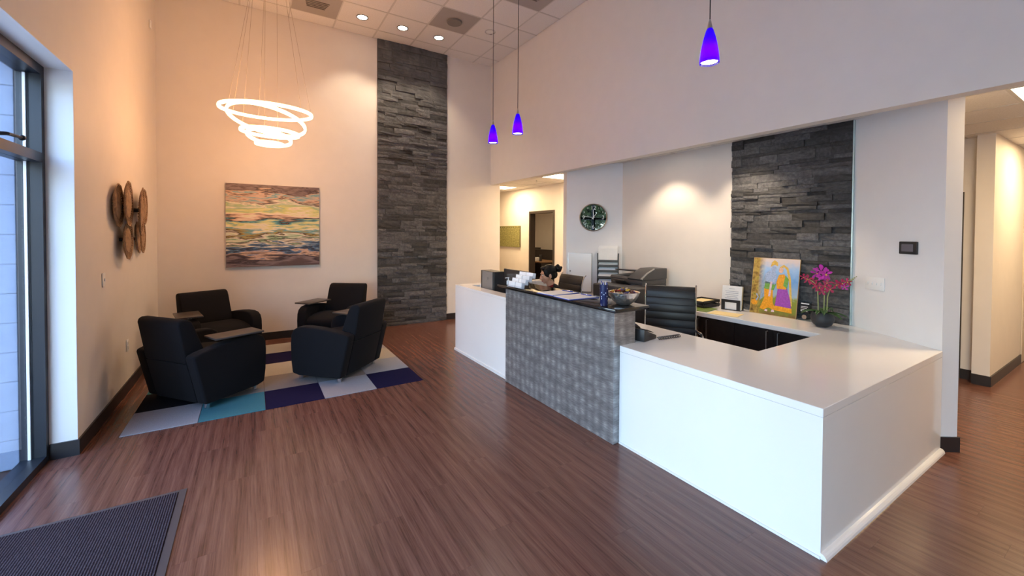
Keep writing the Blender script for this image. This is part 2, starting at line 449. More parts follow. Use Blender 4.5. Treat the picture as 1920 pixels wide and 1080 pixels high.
M_MORTAR = simple('stone_backing', (.012,.012,.013), .9)
ws_ = sbox('wall_stone_strip', (1.80,7.232,0), (3.057,7.2395,ZC-.002), M_MORTAR, 'full-height strip of stacked split slate')
stones(ws_, (3.057,7.232,0), math.pi, 1.257, .0, ZC-.002, 300, (.048,.06,.06,.075,.085), (.14,.40))
wr_ = sbox('wall_stone_reception', (4.862,1.66,.762), (4.8695,2.83,ZL), M_MORTAR, 'panel of stacked split slate behind the credenza')
stones(wr_, (4.862,1.66,0), math.pi/2, 1.17, .762, ZL-.001, 299, (.04,.062,.07,.085), (.13,.36))
sbox('trim_2', (4.842,1.648,.762), (4.868,1.6585,ZL-.001), simple('trim_aqua', (.55,.68,.68), .25, .3), 'pale metal edge trim at the stone panel')

# ---- storefront window
win = struct(MB().box((-1.36,4.165,0),(-1.235,4.213,2.768)).build('window_1', M_FRAMEW), 'dark-framed floor-to-head storefront glazing')
mull = [4.165, 2.98, 1.80, .62, -.56, -1.74, -2.93]
for y in mull[1:]: MB().box((-1.36,y-.03,0),(-1.235,y+.03,2.768)).build('mullion', M_FRAMEW, win)
MB().box((-1.36,-2.96,2.705),(-1.235,4.165,2.768)).build('head_rail', M_FRAMEW, win)
MB().box((-1.36,-2.96,2.10),(-1.235,4.165,2.165)).build('transom', M_FRAMEW, win)
MB().box((-1.36,-2.96,0),(-1.235,4.165,.05)).build('sill_rail', M_FRAMEW, win)
for i in range(len(mull)-1):
    a, b = mull[i+1]+.03, mull[i]-(.03 if i else 0)
    for z0, z1 in ((.05,2.10),(2.165,2.705)):
        MB().box((-1.300,a,z0),(-1.294,b,z1)).build('glass_pane', M_GLASS, win)
MB().box((-1.32,4.150,.05),(-1.306,4.163,2.70)).build('glazing_bead', simple('bead_alu', (.85,.85,.86), .3), win)
lv = MB().tube([(-1.232,3.58,2.185),(-1.205,3.60,2.19),(-1.205,3.78,2.20)], [.012,.011,.009]).ball((-1.205,3.78,2.20), .018).build('latch_lever', M_FRAMEW, win)

# ---- doors
def door_frame(name, label, x, y0, y1, ztop, depth=.12):
    f = MB().box((x-.015,y0,0),(x+depth+.015,y0+.055,ztop)).box((x-.015,y1-.055,0),(x+depth+.015,y1,ztop)).box((x-.015,y0+.055,ztop-.055),(x+depth+.015,y1-.055,ztop))
    return struct(f.build(name, M_DOORF), label)
d1 = door_frame('door_1', 'dark-framed office doorway with the door open', 5.70, 7.362, 8.358, 2.149)
lf = MB().box((5.842,6.50,.01),(5.885,7.36,2.085), .002).build('door_leaf', M_DOORF, d1)
MB().tube([(5.885,6.58,1.0),(5.935,6.58,1.0),(5.935,6.70,1.0)], .01).build('lever_handle', M_STEEL, lf)
d3 = struct(MB().box((6.83,1.30,0),(6.849,1.36,2.12)).box((6.83,1.36,2.06),(6.849,2.25,2.12)).box((6.838,1.36,.01),(6.849,2.25,2.06)).build('door_2', M_DOORF), 'dark door in the recessed hall wall')
d2 = struct(MB().box((8.32,1.040,.01),(9.2,1.0545,2.06), .002).build('door_3', simple('door_tan', (.62,.52,.40), .45)), 'tan flush door along the hall wall')
MB().lathe([(.028,0),(.028,.01),(.012,.014),(.012,.05)],16,T(8.40,1.04,1.0)@RX(R(90))).tube([(8.40,.99,1.0),(8.52,.985,1.0)], .011).build('lever_handle', M_STEEL, d2)
# ================================================================ LIGHT FITTINGS
WARM = (1.0,.66,.38); SOFT = (1.0,.80,.58)
M_RING = emit('led_ring', (1.0,.52,.24), 8.0)
M_LAMPDISC = emit('lamp_disc', (1.0,.86,.68), 14.0)
M_TROFFER = emit('troffer_lens', (1.0,.85,.58), 7.0)
# chandelier of five tilted rings
ch = thing('ring_chandelier', 'glowing chandelier of five stacked tilted light rings on thin wires', 'chandelier', (.17,5.71,ZC))
MB().lathe([(.16,-.035),(.165,-.03),(.165,0)],40).build('canopy', M_PLASTICW, ch)
M_WIRE = simple('hanging_wire', (.35,.27,.2), .5)
# (dz below ceiling, radius, tilt about image-horizontal axis, tilt about view axis, dx, dy, wires from)
rings = [(-1.85,.475,R(-3),R(1.5),-.02,.02), (-1.96,.405,R(13),R(4),-.02,0), (-2.10,.300,R(-1),R(2),.01,0), (-2.16,.230,R(12),R(2.5),0,0), (-2.235,.140,R(0),R(1),0,0)]
axr = Vector((.849,-.5285,0)); axf = Vector((.5285,.849,0))
for q, (dz,r,t1,t2,dx,dy) in enumerate(rings):
    Mr = T(dx,dy,dz) @ Matrix.Rotation(t2,4,axf) @ Matrix.Rotation(-t1,4,axr)
    n = 72; V = []; F = []
    for i in range(n):
        a = 2*math.pi*i/n
        for (rr,zz) in ((r-.011,.017),(r+.011,.017),(r+.015,.0),(r+.011,-.017),(r-.011,-.017),(r-.015,0)): V.append((rr*math.cos(a), rr*math.sin(a), zz))
    for i in range(n):
        j = (i+1)%n
        for k in range(6):
            k2 = (k+1)%6; F.append((i*6+k,j*6+k,j*6+k2,i*6+k2))
    mb = MB().add(V,F,True,Mr)
    ro = mb.build('light_ring', M_RING, ch)
    nw = (3,2,1,1,1)[q]
    if q in (1,3): add_light('chandelier_glow', 'POINT', (.17,5.71,ZC+dz), 26, (1.0,.50,.22), shadow_soft_size=.22)
    for w in range(nw):
        a = R(100)+q*.9+w*2*math.pi/nw
        e = Mr @ Vector((r*math.cos(a), r*math.sin(a), .022))
        s_ = Vector((.13*math.cos(a), .13*math.sin(a), -.03))
        MB().tube([s_, e], .0017, 5).build('wire', M_WIRE, ro)
# blue pendants over the reception desk
def m_blue():
    g = N('blue_art_glass')
    tl = g.n('BsdfTranslucent'); tl.inputs[0].default_value = (.025,.0,1.0,1)
    df = g.n('BsdfPrincipled'); df.inputs['Base Color'].default_value = (.008,.0,.22,1); df.inputs['Roughness'].default_value = .15
    mx = g.n('MixShader', i_0=.30); g.l(tl.outputs[0], mx.inputs[1]); g.l(df.outputs[0], mx.inputs[2]); g.l(mx.outputs[0], g.out.inputs[0]); return g.m
M_BLUE = m_blue(); M_BULB = emit('pendant_bulb', (1,.93,.85), 40.0)
def pendant(y, label):
    t = thing('pendant_lamp', label, 'pendant lamp', (2.45,y,ZC), group=None)
    zb = 2.705-ZC
    MB().lathe([(.06,-.02),(.065,-.015),(.065,0)],24).build('canopy', M_STEEL, t)
    MB().tube([(0,0,-.02),(0,0,zb+.27)], .0035, 6).build('cord', M_BLACKPL, t)
    MB().lathe([(.004,.275),(.008,.262),(.017,.222),(.017,.218)],20,T(0,0,zb)).build('cap', M_STEEL, t)
    sh = MB().lathe([(.015,.220),(.022,.206),(.034,.165),(.044,.12),(.052,.07),(.0565,.03),(.0575,.0)],32,T(0,0,zb),cap=False).build('shade', M_BLUE, t)
    MB().lathe([(.0005,.016),(.050,.016),(.0505,.013),(.0005,.012)],32,T(0,0,zb)).build('diffuser', M_LAMPDISC, sh)
    MB().ball((0,0,zb+.075),.024,2).build('bulb', M_BULB, sh)
    add_light('pendant_light', 'SPOT', (2.45,y,2.69), 9, SOFT, (0,0,0), spot_size=R(130), spot_blend=.8, shadow_soft_size=.05)
    return t
pendant(4.38, 'blue glass cone pendant over the far end of the reception desk'); pendant(3.83, 'blue glass cone pendant above the card stacks on the high counter'); pendant(1.59, 'blue glass cone pendant above the low white worktop, apart from the other two')
# recessed downlights
def downlight(x,y,z,label,lit=True,energy=55,size=R(95),group=None, trim=None):
    t = thing('downlight', label, 'downlight', (x,y,z), group=group)
    MB().lathe([(.088,.0),(.088,-.006),(.075,-.006),(.070,.0)],32,cap=False).build('trim_ring', trim or M_DKGREY, t)
    if lit:
        MB().lathe([(.001,-.002),(.072,-.002)],32,cap=False).build('lens', M_LAMPDISC, t)
        add_light('downlight_beam', 'SPOT', (x,y,z-.03), energy, SOFT, (0,0,0), spot_size=size, spot_blend=.55, shadow_soft_size=.05)
    else:
        MB().lathe([(.001,.03),(.05,.028),(.072,-.002)],32,cap=False).build('reflector', M_CHROME, t)
downlight(1.429,6.64,ZC,'lit recessed downlight over the bare wall beside the slate strip')
downlight(2.05,6.64,ZC,'lit recessed downlight in front of the slate strip, dark ringed', trim=M_BLACKPL)
downlight(2.665,6.64,ZC,'lit recessed downlight nearest the round ceiling diffuser', trim=M_BLACKPL)
downlight(3.295,6.0,ZC,'unlit recessed downlight with a shiny reflector', lit=False, trim=M_CHROME)
downlight(4.45,3.62,ZL,'lit downlight in the low ceiling over the printer', energy=55, size=R(105))
downlight(4.45,2.60,ZL,'lit downlight in the low ceiling over the credenza', energy=48, size=R(105))
# ceiling diffusers
M_VENT = simple('vent_grey', (.36,.33,.31), .6)
def vent(x,y,label,kind):
    t = thing('ceiling_diffuser', label, 'air vent', (x,y,ZC))
    MB().box((-.305,-.302,-.004),(.305,.302,.012)).build('plate', M_VENT, t)
    if kind == 'round': MB().lathe([(.08,-.004),(.12,-.010),(.11,-.03),(.02,-.034),(.001,-.034)],28,cap=False).build('cone', simple('vent_dark', (.18,.165,.15), .6), t)
    else:
        md = simple('vent_dark_slats', (.15,.135,.12), .6)
        for i in range(5): MB().box((-.16+.01*i,-.10+.045*i,-.012),(.16-.01*i,-.085+.045*i,-.004)).build('slat', md, t)
vent(.792,6.62,'grey slatted ceiling diffuser plate above the painting','slat'); vent(2.664,6.0,'grey ceiling diffuser plate with a round cone','round'); vent(3.289,4.76,'grey ceiling diffuser plate beside the bulkhead','slat')
# troffers in the low ceiling
def troffer(x,y,label,e=40):
    t = thing('troffer', label, 'ceiling light', (x,y,ZL))
    MB().box((-.295,-.285,-.002),(.295,.285,.02)).build('lens', M_TROFFER, t)
    f = MB()
    for lo,hi in (((-.302,-.292),(.302,-.280)),((-.302,.280),(.302,.292)),((-.302,-.28),(-.290,.28)),((.290,-.28),(.302,.28))): f.box((*lo,-.006),(*hi,.02))
    f.build('frame', M_GRID, t)
    add_light('troffer_light', 'AREA', (x,y,ZL-.02), e, (1,.70,.38), (0,0,0), shape='SQUARE', size=.55)
troffer(5.065,.405,'square lit ceiling panel in the side hall'); troffer(5.065,6.305,'square lit ceiling panel in the back corridor near the clock wall'); troffer(5.065,8.665,'square lit ceiling panel farther down the back corridor')
troffer(7.505,8.665,'square lit ceiling panel in the office beyond the door',30); troffer(7.505,.405,'square lit ceiling panel deeper in the side hall'); troffer(7.505,11.025,'square lit ceiling panel over the office cubicles',30)
tag(MB().lathe([(.012,0),(.012,-.02),(.018,-.022),(.018,-.026),(.004,-.03),(.004,-.045),(.022,-.047),(.022,-.050)],12).build('sprinkler_head', M_STEEL, loc=(4.98,7.05,ZL)), 'small fire sprinkler head under the corridor ceiling', 'sprinkler')

# ================================================================ LOUNGE
TC = {'w': m_carpet('carpet_light_grey', (.30,.295,.32)), 't': m_carpet('carpet_teal', (.05,.17,.21)), 'n': m_carpet('carpet_navy', (.012,.009,.038)), 'g': m_carpet('carpet_taupe', (.21,.185,.17)), 'c': m_carpet('carpet_cream', (.38,.35,.30)), 'k': m_carpet('carpet_black', (.012,.012,.016))}
rug = thing('carpet_tile_rug', 'patchwork rug of square carpet tiles under the lounge chairs', 'rug', (-.905,4.385,0))
tm = {}
for k_, m_ in TC.items():
    tm[k_] = MB().box((.001,.001,0),(.496,.496,.007),.0015,seg=1,smooth=False).mesh('carpet_tile'); tm[k_].materials.append(m_)
for j, row in enumerate(('wtnwn','kgggw','twcgc','nknkw','cwctg')):
    for i, k_ in enumerate(row):
        o = bpy.data.objects.new('carpet_tile', tm[k_]); COL.objects.link(o); o.location = (i*.498,j*.498,.0005); o.parent = rug
# entrance mat
mt = thing('door_mat', 'dark ribbed entrance mat with a rubber border by the window', 'mat', (-.80,2.55,0))
def m_mat():
    g = N('ribbed_mat'); g.set(Roughness=.95); g.p.inputs['Specular IOR Level'].default_value = .08
    co = g.coords(scale=(1,1,1)); w = g.n('TexWave', wave_type='BANDS', bands_direction='X', i_Scale=26.0, i_Distortion=1.5, i_Detail=4.0, i_Detail_Scale=6.0); g.l(co, w.inputs['Vector'])
    t = g.n('TexNoise', i_Scale=140.0, i_Detail=3.0); g.l(co, t.inputs['Vector'])
    mm = g.n('MixRGB', i_Fac=.5); g.l(w.outputs['Fac'], mm.inputs[1]); g.l(t.outputs[0], mm.inputs[2])
    r = g.ramp(mm.outputs[0], [(.3,(.014,.009,.011)),(.55,(.045,.032,.037)),(.8,(.10,.078,.085))]); g.l(r.outputs[0], g.p.inputs['Base Color']); g.bump(mm.outputs[0], .8, .006); return g.m
MB().box((-.385,-.80,.0005),(.400,.715,.009),.003,seg=1,smooth=False).build('pile', m_mat(), mt)
MB().box((.400,-.80,.0005),(.44,.741,.006),.002,seg=1,smooth=False).box((-.385,.715,.0005),(.400,.741,.006),.002,seg=1,smooth=False).build('border', simple('mat_rubber', (.06,.045,.042), .6), mt)

# lounge chairs
M_TABLET = simple('tablet_laminate', (.05,.040,.036), .38, noise=.1, nscale=30)
def lounge_chair():
    t = thing('lounge_chair', '', 'armchair')
    arm = [(.255,.055),(.335,.075),(.352,.20),(.360,.40),(.352,.49),(.325,.548),(.27,.580),(.18,.590),(.05,.585),(-.12,.565),(-.30,.535),(-.362,.515),(-.365,.49),(-.262,.055)]
    for s_ in (-1,1):
        a0, a1 = (.275,.392) if s_ > 0 else (-.392,-.275)
        MB().prism(arm, a0, a1, 'x', bevel=.018, seg=3).build('arm', M_FABRIC, t)
    MB().box((-.274,-.22,.075),(.274,.315,.31),.015).build('seat_base', M_FABRIC, t)
    cush = [(-.20,.31),(.30,.31),(.335,.335),(.345,.375),(.33,.415),(.28,.44),(.15,.462),(0,.468),(-.12,.46),(-.20,.45)]
    MB().prism(cush, -.273,.273,'x',bevel=.02,seg=3).build('seat_cushion', M_FABRIC, t)
    low = [(-.222,.055),(-.262,.055),(-.352,.432),(-.20,.432)]
    MB().prism(low, -.2735,.2735,'x',bevel=.008).build('back_panel', M_FABRIC, t)
    up = [(-.354,.436),(-.418,.79),(-.412,.822),(-.385,.836),(-.34,.834),(-.305,.815),(-.275,.76),(-.225,.62),(-.165,.47),(-.165,.436)]
    MB().prism(up, -.2745,.2745,'x',bevel=.016,seg=3).build('backrest', M_FABRIC, t)
    for x,y in ((-.33,-.21),(.33,-.21),(-.33,.27),(.33,.27)):
        MB().lathe([(.022,.0005),(.022,.06)],16,T(x,y,0)).build('leg', M_CHROME, t)
    tb = MB().box((-.125,-.215,.612),(.125,.215,.630),.004,M=T(.315,.07,0)@RZ(R(-14))).build('writing_tablet', M_TABLET, t)
    MB().lathe([(.03,.575),(.03,.60),(.016,.604),(.016,.612)],16,T(.33,.16,0)).build('swivel_post', M_CHROME, tb)
    return t
lc = lounge_chair()
spots = [((-.41,5.08),(.775,.632),'charcoal armchair with its back to the window end, tablet raised over the near arm'),
         ((-.41,6.43),(.43,-.90),'charcoal armchair in the room corner, beside the wall with the woven discs'),
         ((1.03,6.45),(-.59,-.80),'charcoal armchair in front of the slate strip, facing the room'),
         ((.87,5.15),(-.70,.71),'charcoal armchair with its back to the reception desk')]
for i,(c,fw,lab) in enumerate(spots):
    o = lc if i == 0 else copy_tree(lc)
    o.location = (*c,.008); o.rotation_euler = (0,0,math.atan2(fw[1],fw[0])-math.pi/2); o['label'] = lab; o['group'] = 'four lounge chairs on the rug'

# ---- wall art
def m_painting():
    g = N('streaky_abstract_paint'); g.set(Roughness=.45)
    co = g.coords(); 
    mp = g.n('Mapping'); mp.inputs['Scale'].default_value = (2.2,2.2,17.0); g.l(co, mp.inputs[0])
    t = g.n('TexNoise', i_Scale=1.0, i_Detail=5.0, i_Roughness=.6, i_Distortion=.4); g.l(mp.outputs[0], t.inputs['Vector'])
    mp2 = g.n('Mapping'); mp2.inputs['Scale'].default_value = (1.6,1.6,6.0); mp2.inputs['Location'].default_value = (4,1,2); g.l(co, mp2.inputs[0])
    t2 = g.n('TexNoise', i_Scale=1.0, i_Detail=4.0); g.l(mp2.outputs[0], t2.inputs['Vector'])
    sx = g.n('SeparateXYZ'); g.l(co, sx.inputs[0])
    mr = g.n('MapRange'); mr.inputs[1].default_value = -.605; mr.inputs[2].default_value = .605; g.l(sx.outputs[2], mr.inputs[0])
    a = g.n('Math', operation='MULTIPLY_ADD'); a.inputs[1].default_value = .40; g.l(t.outputs[0], a.inputs[0]); 
    b = g.n('Math', operation='MULTIPLY_ADD'); b.inputs[1].default_value = .26; b.inputs[2].default_value = -.33; g.l(t2.outputs[0], b.inputs[0]); g.l(b.outputs[0], a.inputs[2])
    c = g.n('Math', operation='ADD'); g.l(mr.outputs[0], c.inputs[0]); g.l(a.outputs[0], c.inputs[1])
    br=(.105,.062,.055); mv=(.24,.17,.16); dk=(.028,.012,.014); pe=(.68,.44,.30); cr=(.80,.70,.52); yl=(.66,.62,.22); gr=(.32,.46,.26); tq=(.10,.33,.36); bl=(.07,.16,.28); oc=(.42,.30,.07)
    r = g.ramp(c.outputs[0], [(.0,br),(.05,mv),(.09,dk),(.12,br),(.16,pe),(.185,bl),(.21,dk),(.24,bl),(.27,cr),(.30,dk),(.325,gr),(.36,cr),(.385,dk),(.41,oc),(.45,tq),(.48,cr),(.52,yl),(.55,tq),(.59,dk),(.62,pe),(.66,cr),(.70,yl),(.735,gr),(.77,cr),(.80,dk),(.83,pe),(.87,tq),(.90,pe),(.93,dk),(.95,mv),(.98,br),(1.0,mv)])
    g.l(r.outputs[0], g.p.inputs['Base Color']); g.bump(t.outputs[0], .3, .004); return g.m
pt = thing('abstract_painting', 'unframed abstract canvas of horizontal streaks in turquoise, cream and brown', 'painting', (.28,7.238,1.718))
MB().box((-.61,-.042,-.605),(.61,-.0405,.605)).build('painted_face', m_painting(), pt)
MB().box((-.609,-.040,-.604),(.609,0,.604),.002,seg=1,smooth=False).build('canvas_edge', simple('canvas_side', (.10,.07,.065), .7), pt)
# woven discs
M_WOVEN = simple('woven_rattan', (.28,.17,.095), .75, noise=.35, nscale=30, bump=.4)
sc_ = thing('wall_sculpture', 'cluster of overlapping fluted brown discs on the wall beside the window', 'wall art', (-1.088,5.68,1.74))
def disc_mesh(r):
    mb = MB(); n = 44
    mb.lathe([(.001,.018),(r*.30,.016),(r*.62,.004),(r*.63,-.004),(r*.30,.008),(.001,.010)],40)
    for i in range(n):
        a = 2*math.pi*i/n; w = .30*2*math.pi/n
        V = []
        for rr,zz in ((r*.60,.002),(r*.80,-.006),(r*.96,.006)):
            for s_ in (-1,1): V += [(rr*math.cos(a+s_*w),rr*math.sin(a+s_*w),zz),(rr*math.cos(a+s_*w),rr*math.sin(a+s_*w),zz-.006)]
        F = []
        for q in (0,4): F += [(q,q+2,q+6,q+4),(q+1,q+5,q+7,q+3),(q,q+4,q+5,q+1),(q+2,q+3,q+7,q+6)]
        mb.add(V,F,False)
    n = 72; V = []; F = []
    for i in range(n):
        a = 2*math.pi*i/n; q = .004*math.sin(12*a)
        for rr,zz in ((r*.93+q,.006),(r+q,.010),(r+q,.002),(r*.93+q,-.002)): V.append((rr*math.cos(a),rr*math.sin(a),zz))
    for i in range(n):
        j = (i+1)%n
        for k in range(4): F.append((i*4+k,i*4+(k+1)%4,j*4+(k+1)%4,j*4+k))
    return mb.add(V,F,True)
for (y,z,r,dp,ty,tz) in ((-.48,.125,.20,.03,0,2),(-.35,.15,.215,.075,0,3),(.0,.09,.245,.11,2,6),(.365,.155,.19,.07,0,3),(-.30,-.20,.185,.06,0,1),(.13,-.18,.165,.055,-3,5),(.44,-.175,.18,.04,0,3)):
    o = disc_mesh(r).build('woven_disc', M_WOVEN, sc_); o.location = (dp,y,z); o.rotation_euler = (0,R(90+ty),R(tz))
MB().box((0,-.42,.10),(.03,.40,.13)).box((0,-.32,-.21),(.03,.42,-.18)).box((0,-.02,-.2),(.03,.02,.13)).box((.03,-.03,.08),(.10,.01,.11)).box((.02,.34,.11),(.06,.37,.14)).box((.02,-.33,.11),(.07,-.30,.14)).build('hanging_frame', M_FRAMEW, sc_)
# switches and outlets
def plate(name, label, loc, rotz, w, h, n, cat):
    t = thing(name, label, cat, loc, rotz)      # local: faces -y
    MB().box((-w/2,-.006,-h/2),(w/2,0,h/2),.003).build('cover_plate', M_PLASTICW, t)
    for i in range(n):
        x = (i-(n-1)/2)*.046
        if cat == 'switch': MB().box((x-.005,-.013,-.012),(x+.005,-.006,.012),.002).build('toggle', M_PLASTICW, t)
        else:
            for z in (-.022,.022): MB().box((x-.014,-.008,z-.015),(x+.014,-.006,z+.015),.001).build('socket', simple('socket_ivory', (.6,.58,.54), .5), t)
plate('light_switch','single white light switch below the fluted discs, near the window', (-1.088,4.854,1.21), R(90), .075,.12,1,'switch')
plate('power_outlet','white power outlet low on the wall below the fluted discs', (-1.088,5.617,.47), R(90), .075,.12,1,'outlet')
aw = math.atan2(d.y,d.x)   # direction of the angled wall
def on_angled(s_, z): p = Vector((4.39,.93)) + d*s_; return (p.x-.0017*d.y, p.y+.0017*d.x, z)
plate('switch_plate','four-gang white switch plate beside the slate panel', on_angled(.605,1.195), aw+math.pi, .205,.115,4,'switch')
tt = thing('wall_control_tablet', 'small black touchscreen controller on the angled wall', 'touchscreen', on_angled(.28,1.525), aw+math.pi)
MB().box((-.078,-.018,-.052),(.078,0,.052),.006).build('housing', M_BLACKPL, tt)
MB().box((-.052,-.0195,-.030),(.052,-.0182,.030)).build('screen', simple('dim_screen', (.10,.10,.13), .15), tt)
tag(MB().box((-.03,-.018,-.05),(.03,0,.05),.005).build('motion_sensor', M_PLASTICW, loc=(-1.088,6.88,4.22), rotz=R(90)), 'small white sensor high in the wall corner', 'sensor')
# ================================================================ RECEPTION COUNTERS
# near white counter: worktop runs round to the credenza
rc = thing('reception_counter', 'low glossy white counter wrapping round to the wall credenza', 'counter', (2.41,.925,0))
def L(p): return (p[0]-2.41, p[1]-.925)
top = [(2.41,.925),(4.386,.925),(4.855,1.632),(4.855,4.52),(4.21,4.52),(4.21,1.645),(3.19,1.645),(3.19,2.285),(2.41,2.285)]
MB().prism([L(p) for p in top], .715,.760,'z',bevel=.0025,seg=1,smooth=False).build('worktop', M_WHITE, rc)
MB().box((0,.0,.012),(.035,1.36,.7145)).build('front_panel', M_WHITE, rc)
MB().box((.0355,.0,.012),(1.972,.035,.7145)).build('end_panel', M_WHITE, rc)
qr = [(0,.012)]+[(-.028*math.cos(R(a)),.012+.028*math.sin(R(a))) for a in (0,20,40,60,80,90)]
MB().prism([(.0,.0005),(-.028,.0005)]+[(-.028*math.cos(R(a)),.0005+.03*math.sin(R(a))) for a in (25,45,65,90)], 0,1.968,'x').build('floor_bead', M_WHITE, rc)
MB().box((-.008,.0,.0005),(0,1.35,.014)).build('kick_strip', M_WHITE, rc)
MB().box((.74,.76,.012),(.776,.80,.7145)).build('support', M_CAB, rc)
wd = thing('work_desk', 'white desk behind the high counter where the receptionist sits', 'desk', (2.60,2.287,0))
MB().prism([(0,0),(.59,0),(.59,.913),(.36,.913),(.36,2.843),(0,2.843)],.715,.760,'z',bevel=.0025,seg=1,smooth=False).build('desktop', M_WHITE, wd)
MB().box((.02,.01,.0005),(.06,.05,.7145)).box((.02,2.79,.0005),(.06,2.83,.7145)).box((.02,1.4,.0005),(.06,1.44,.7145)).build('leg_frame', M_CAB, wd)
# tall metal-clad transaction counter
hc = thing('transaction_counter', 'high counter clad in mottled pewter laminate with black granite top', 'counter', (2.345,2.28,0))
MB().box((0,0,.001),(.235,1.61,1.036),.002,seg=1,smooth=False).build('clad_panel', M_PANEL, hc)
MB().box((-.078,-.085,1.037),(.30,1.665,1.066),.004).build('granite_top', M_GRANITE, hc)
# far white counter with raised ledge
fc = thing('ledge_counter', 'far white reception counter with a raised ledge', 'counter', (2.385,3.895,0))
MB().box((0,0,.012),(.035,1.415,.875)).box((.035,1.38,.012),(1.45,1.415,.875)).build('front_panel', M_WHITE, fc)
MB().prism([(0,0),(.165,0),(.165,1.245),(1.45,1.245),(1.45,1.415),(0,1.415)],.875,.908,'z',bevel=.002,seg=1,smooth=False).build('ledge_top', M_WHITE, fc)
MB().box((.135,0,.30),(.165,1.245,.875)).box((.165,1.245,.30),(1.45,1.275,.875)).build('inner_panel', M_WHITE, fc)
MB().box((-.012,0,.0005),(0,1.427,.03)).box((0,1.415,.0005),(1.45,1.427,.03)).build('kick_strip', M_WHITE, fc)
# base cabinets of the credenza
def cabinet(y0, y1, label):
    t = thing('base_cabinet', label, 'cabinet', (4.24,y0,0))
    w = y1-y0
    MB().box((.02,.001,.08),(.60,w-.001,.714)).box((.06,.001,.0005),(.60,w-.001,.08)).build('carcass', M_CAB, t)
    for i in range(2):
        a, b = (.002,w/2-.0015) if i == 0 else (w/2+.0015,w-.002)
        dr = MB().box((0,a,.085),(.0195,b,.708),.001,seg=1,smooth=False).build('door', M_CAB, t)
        hy = b-.05 if i == 0 else a+.05
        MB().tube([(0,hy,.47),(-.028,hy,.47),(-.028,hy,.69),(0,hy,.69)], .005, 8).build('handle', M_STEEL, dr)
cabinet(1.67,2.43,'espresso base cabinet under the worktop below the leaning picture'); cabinet(2.43,3.13,'espresso base cabinet under the worktop below the letter trays'); cabinet(3.13,4.42,'wide espresso base cabinet beneath the printer')

# ================================================================ CLOCK WALL
CW0 = Vector((4.87,4.583)); cd_ = Vector((-.7071,.7071)); RCW = R(-45)   # local x: right when facing the wall, local -y: out of the wall
def on_clock(s_, z, off=.002): p = CW0 + cd_*s_ + Vector((-.7071,-.7071))*off; return (p.x,p.y,z)
ck = thing('wall_clock', 'round silver-rimmed wall clock with a dark mirrored face', 'clock', on_clock(.443,1.879), RCW)
MB().lathe([(.200,0),(.216,.004),(.218,.03),(.210,.036),(.202,.030),(.200,.022)],56,RX(R(90)),cap=False).build('rim', M_STEEL, ck)
MB().lathe([(.001,.022),(.202,.022)],56,RX(R(90)),cap=False).build('dial', simple('mirror_black', (.15,.165,.18), .02, 1), ck)
for h in range(1,13):
    a = R(90-30*h); big = h % 3 == 0; rr = .150 if big else .168
    text_mb(str(h), .085 if big else .036, T(rr*math.cos(a),-.0235,rr*math.sin(a))@RX(R(90))).build('numeral', M_PLASTICW, ck)
def hand(name, a, l, w, y): MB().box((-w/2,-y-.001,-.03),(w/2,-y,l),M=RY(R(a))).build(name, M_PLASTICW, ck)
hand('hour_hand', 38, .085, .010, .026); hand('minute_hand', 0, .125, .008, .0275); hand('second_hand', 278, .15, .004, .029)
wb = thing('whiteboard', 'narrow blank whiteboard leaning below the clock', 'whiteboard', on_clock(.648,.70,.004), RCW)
MB().box((-.19,-.018,0),(.19,0,.62),.004).build('frame', M_STEEL, wb)
MB().box((-.182,-.0195,.008),(.182,-.0182,.612)).build('writing_surface', simple('dry_erase_white', (.80,.82,.85), .18), wb)
MB().lathe([(.012,0),(.012,.008)],16,T(-.148,-.0195,.33)@RX(R(90))).build('magnet', M_GREYPL, wb)
fh = thing('file_rack', 'tall dark wall file rack right of the whiteboard', 'file rack', on_clock(.212,.80,.004), RCW)
MB().box((-.165,-.012,0),(.165,0,.52)).box((-.165,-.085,0),(-.155,-.012,.52)).box((.155,-.085,0),(.165,-.012,.52)).build('back_frame', M_DKGREY, fh)
for z in (.0,.13,.23,.31,.385): MB().box((-.155,-.085,z),(.155,-.012,z+.006)).box((-.155,-.085,z),(.155,-.079,z+.035)).build('shelf', M_DKGREY, fh)
for i,(z,h,m,lab) in enumerate(((.007,.11,M_PAPERB,'lowest white folder in the wall file rack'),(.137,.088,M_PAPER,'white folder with a yellow tab in the wall file rack'),(.237,.068,M_PAPERB,'white folder in the middle of the wall file rack'),(.317,.063,M_PAPER,'white folder near the top of the wall file rack'),(.392,.245,M_PAPER,'tall folders sticking out of the top of the file rack'))):
    p = on_clock(.212,.80+z+.001,.042)
    f = MB()
    for q in range(4): f.box((-.148+.004*q,-.03+.012*q,0),(.142+.003*q,-.022+.012*q,h-.012*(3-q)),M=RX(R(3)))
    o = tag(f.build('file_folder', m, loc=p, rotz=RCW), lab, 'folder', 'folders in the wall file rack')
    if i == 1 or i == 0: MB().box((.06,-.034,.02),(.125,-.0305,.06),M=RX(R(3))).build('tab', simple('tab_lime'+str(i), (.62,.66,.08), .6), o)

# ================================================================ PRINTER
pr = thing('office_printer', 'dark multifunction printer with a lifted document feeder', 'printer', (4.50,3.98,.761), R(90))   # local -y faces -X... x along +Y
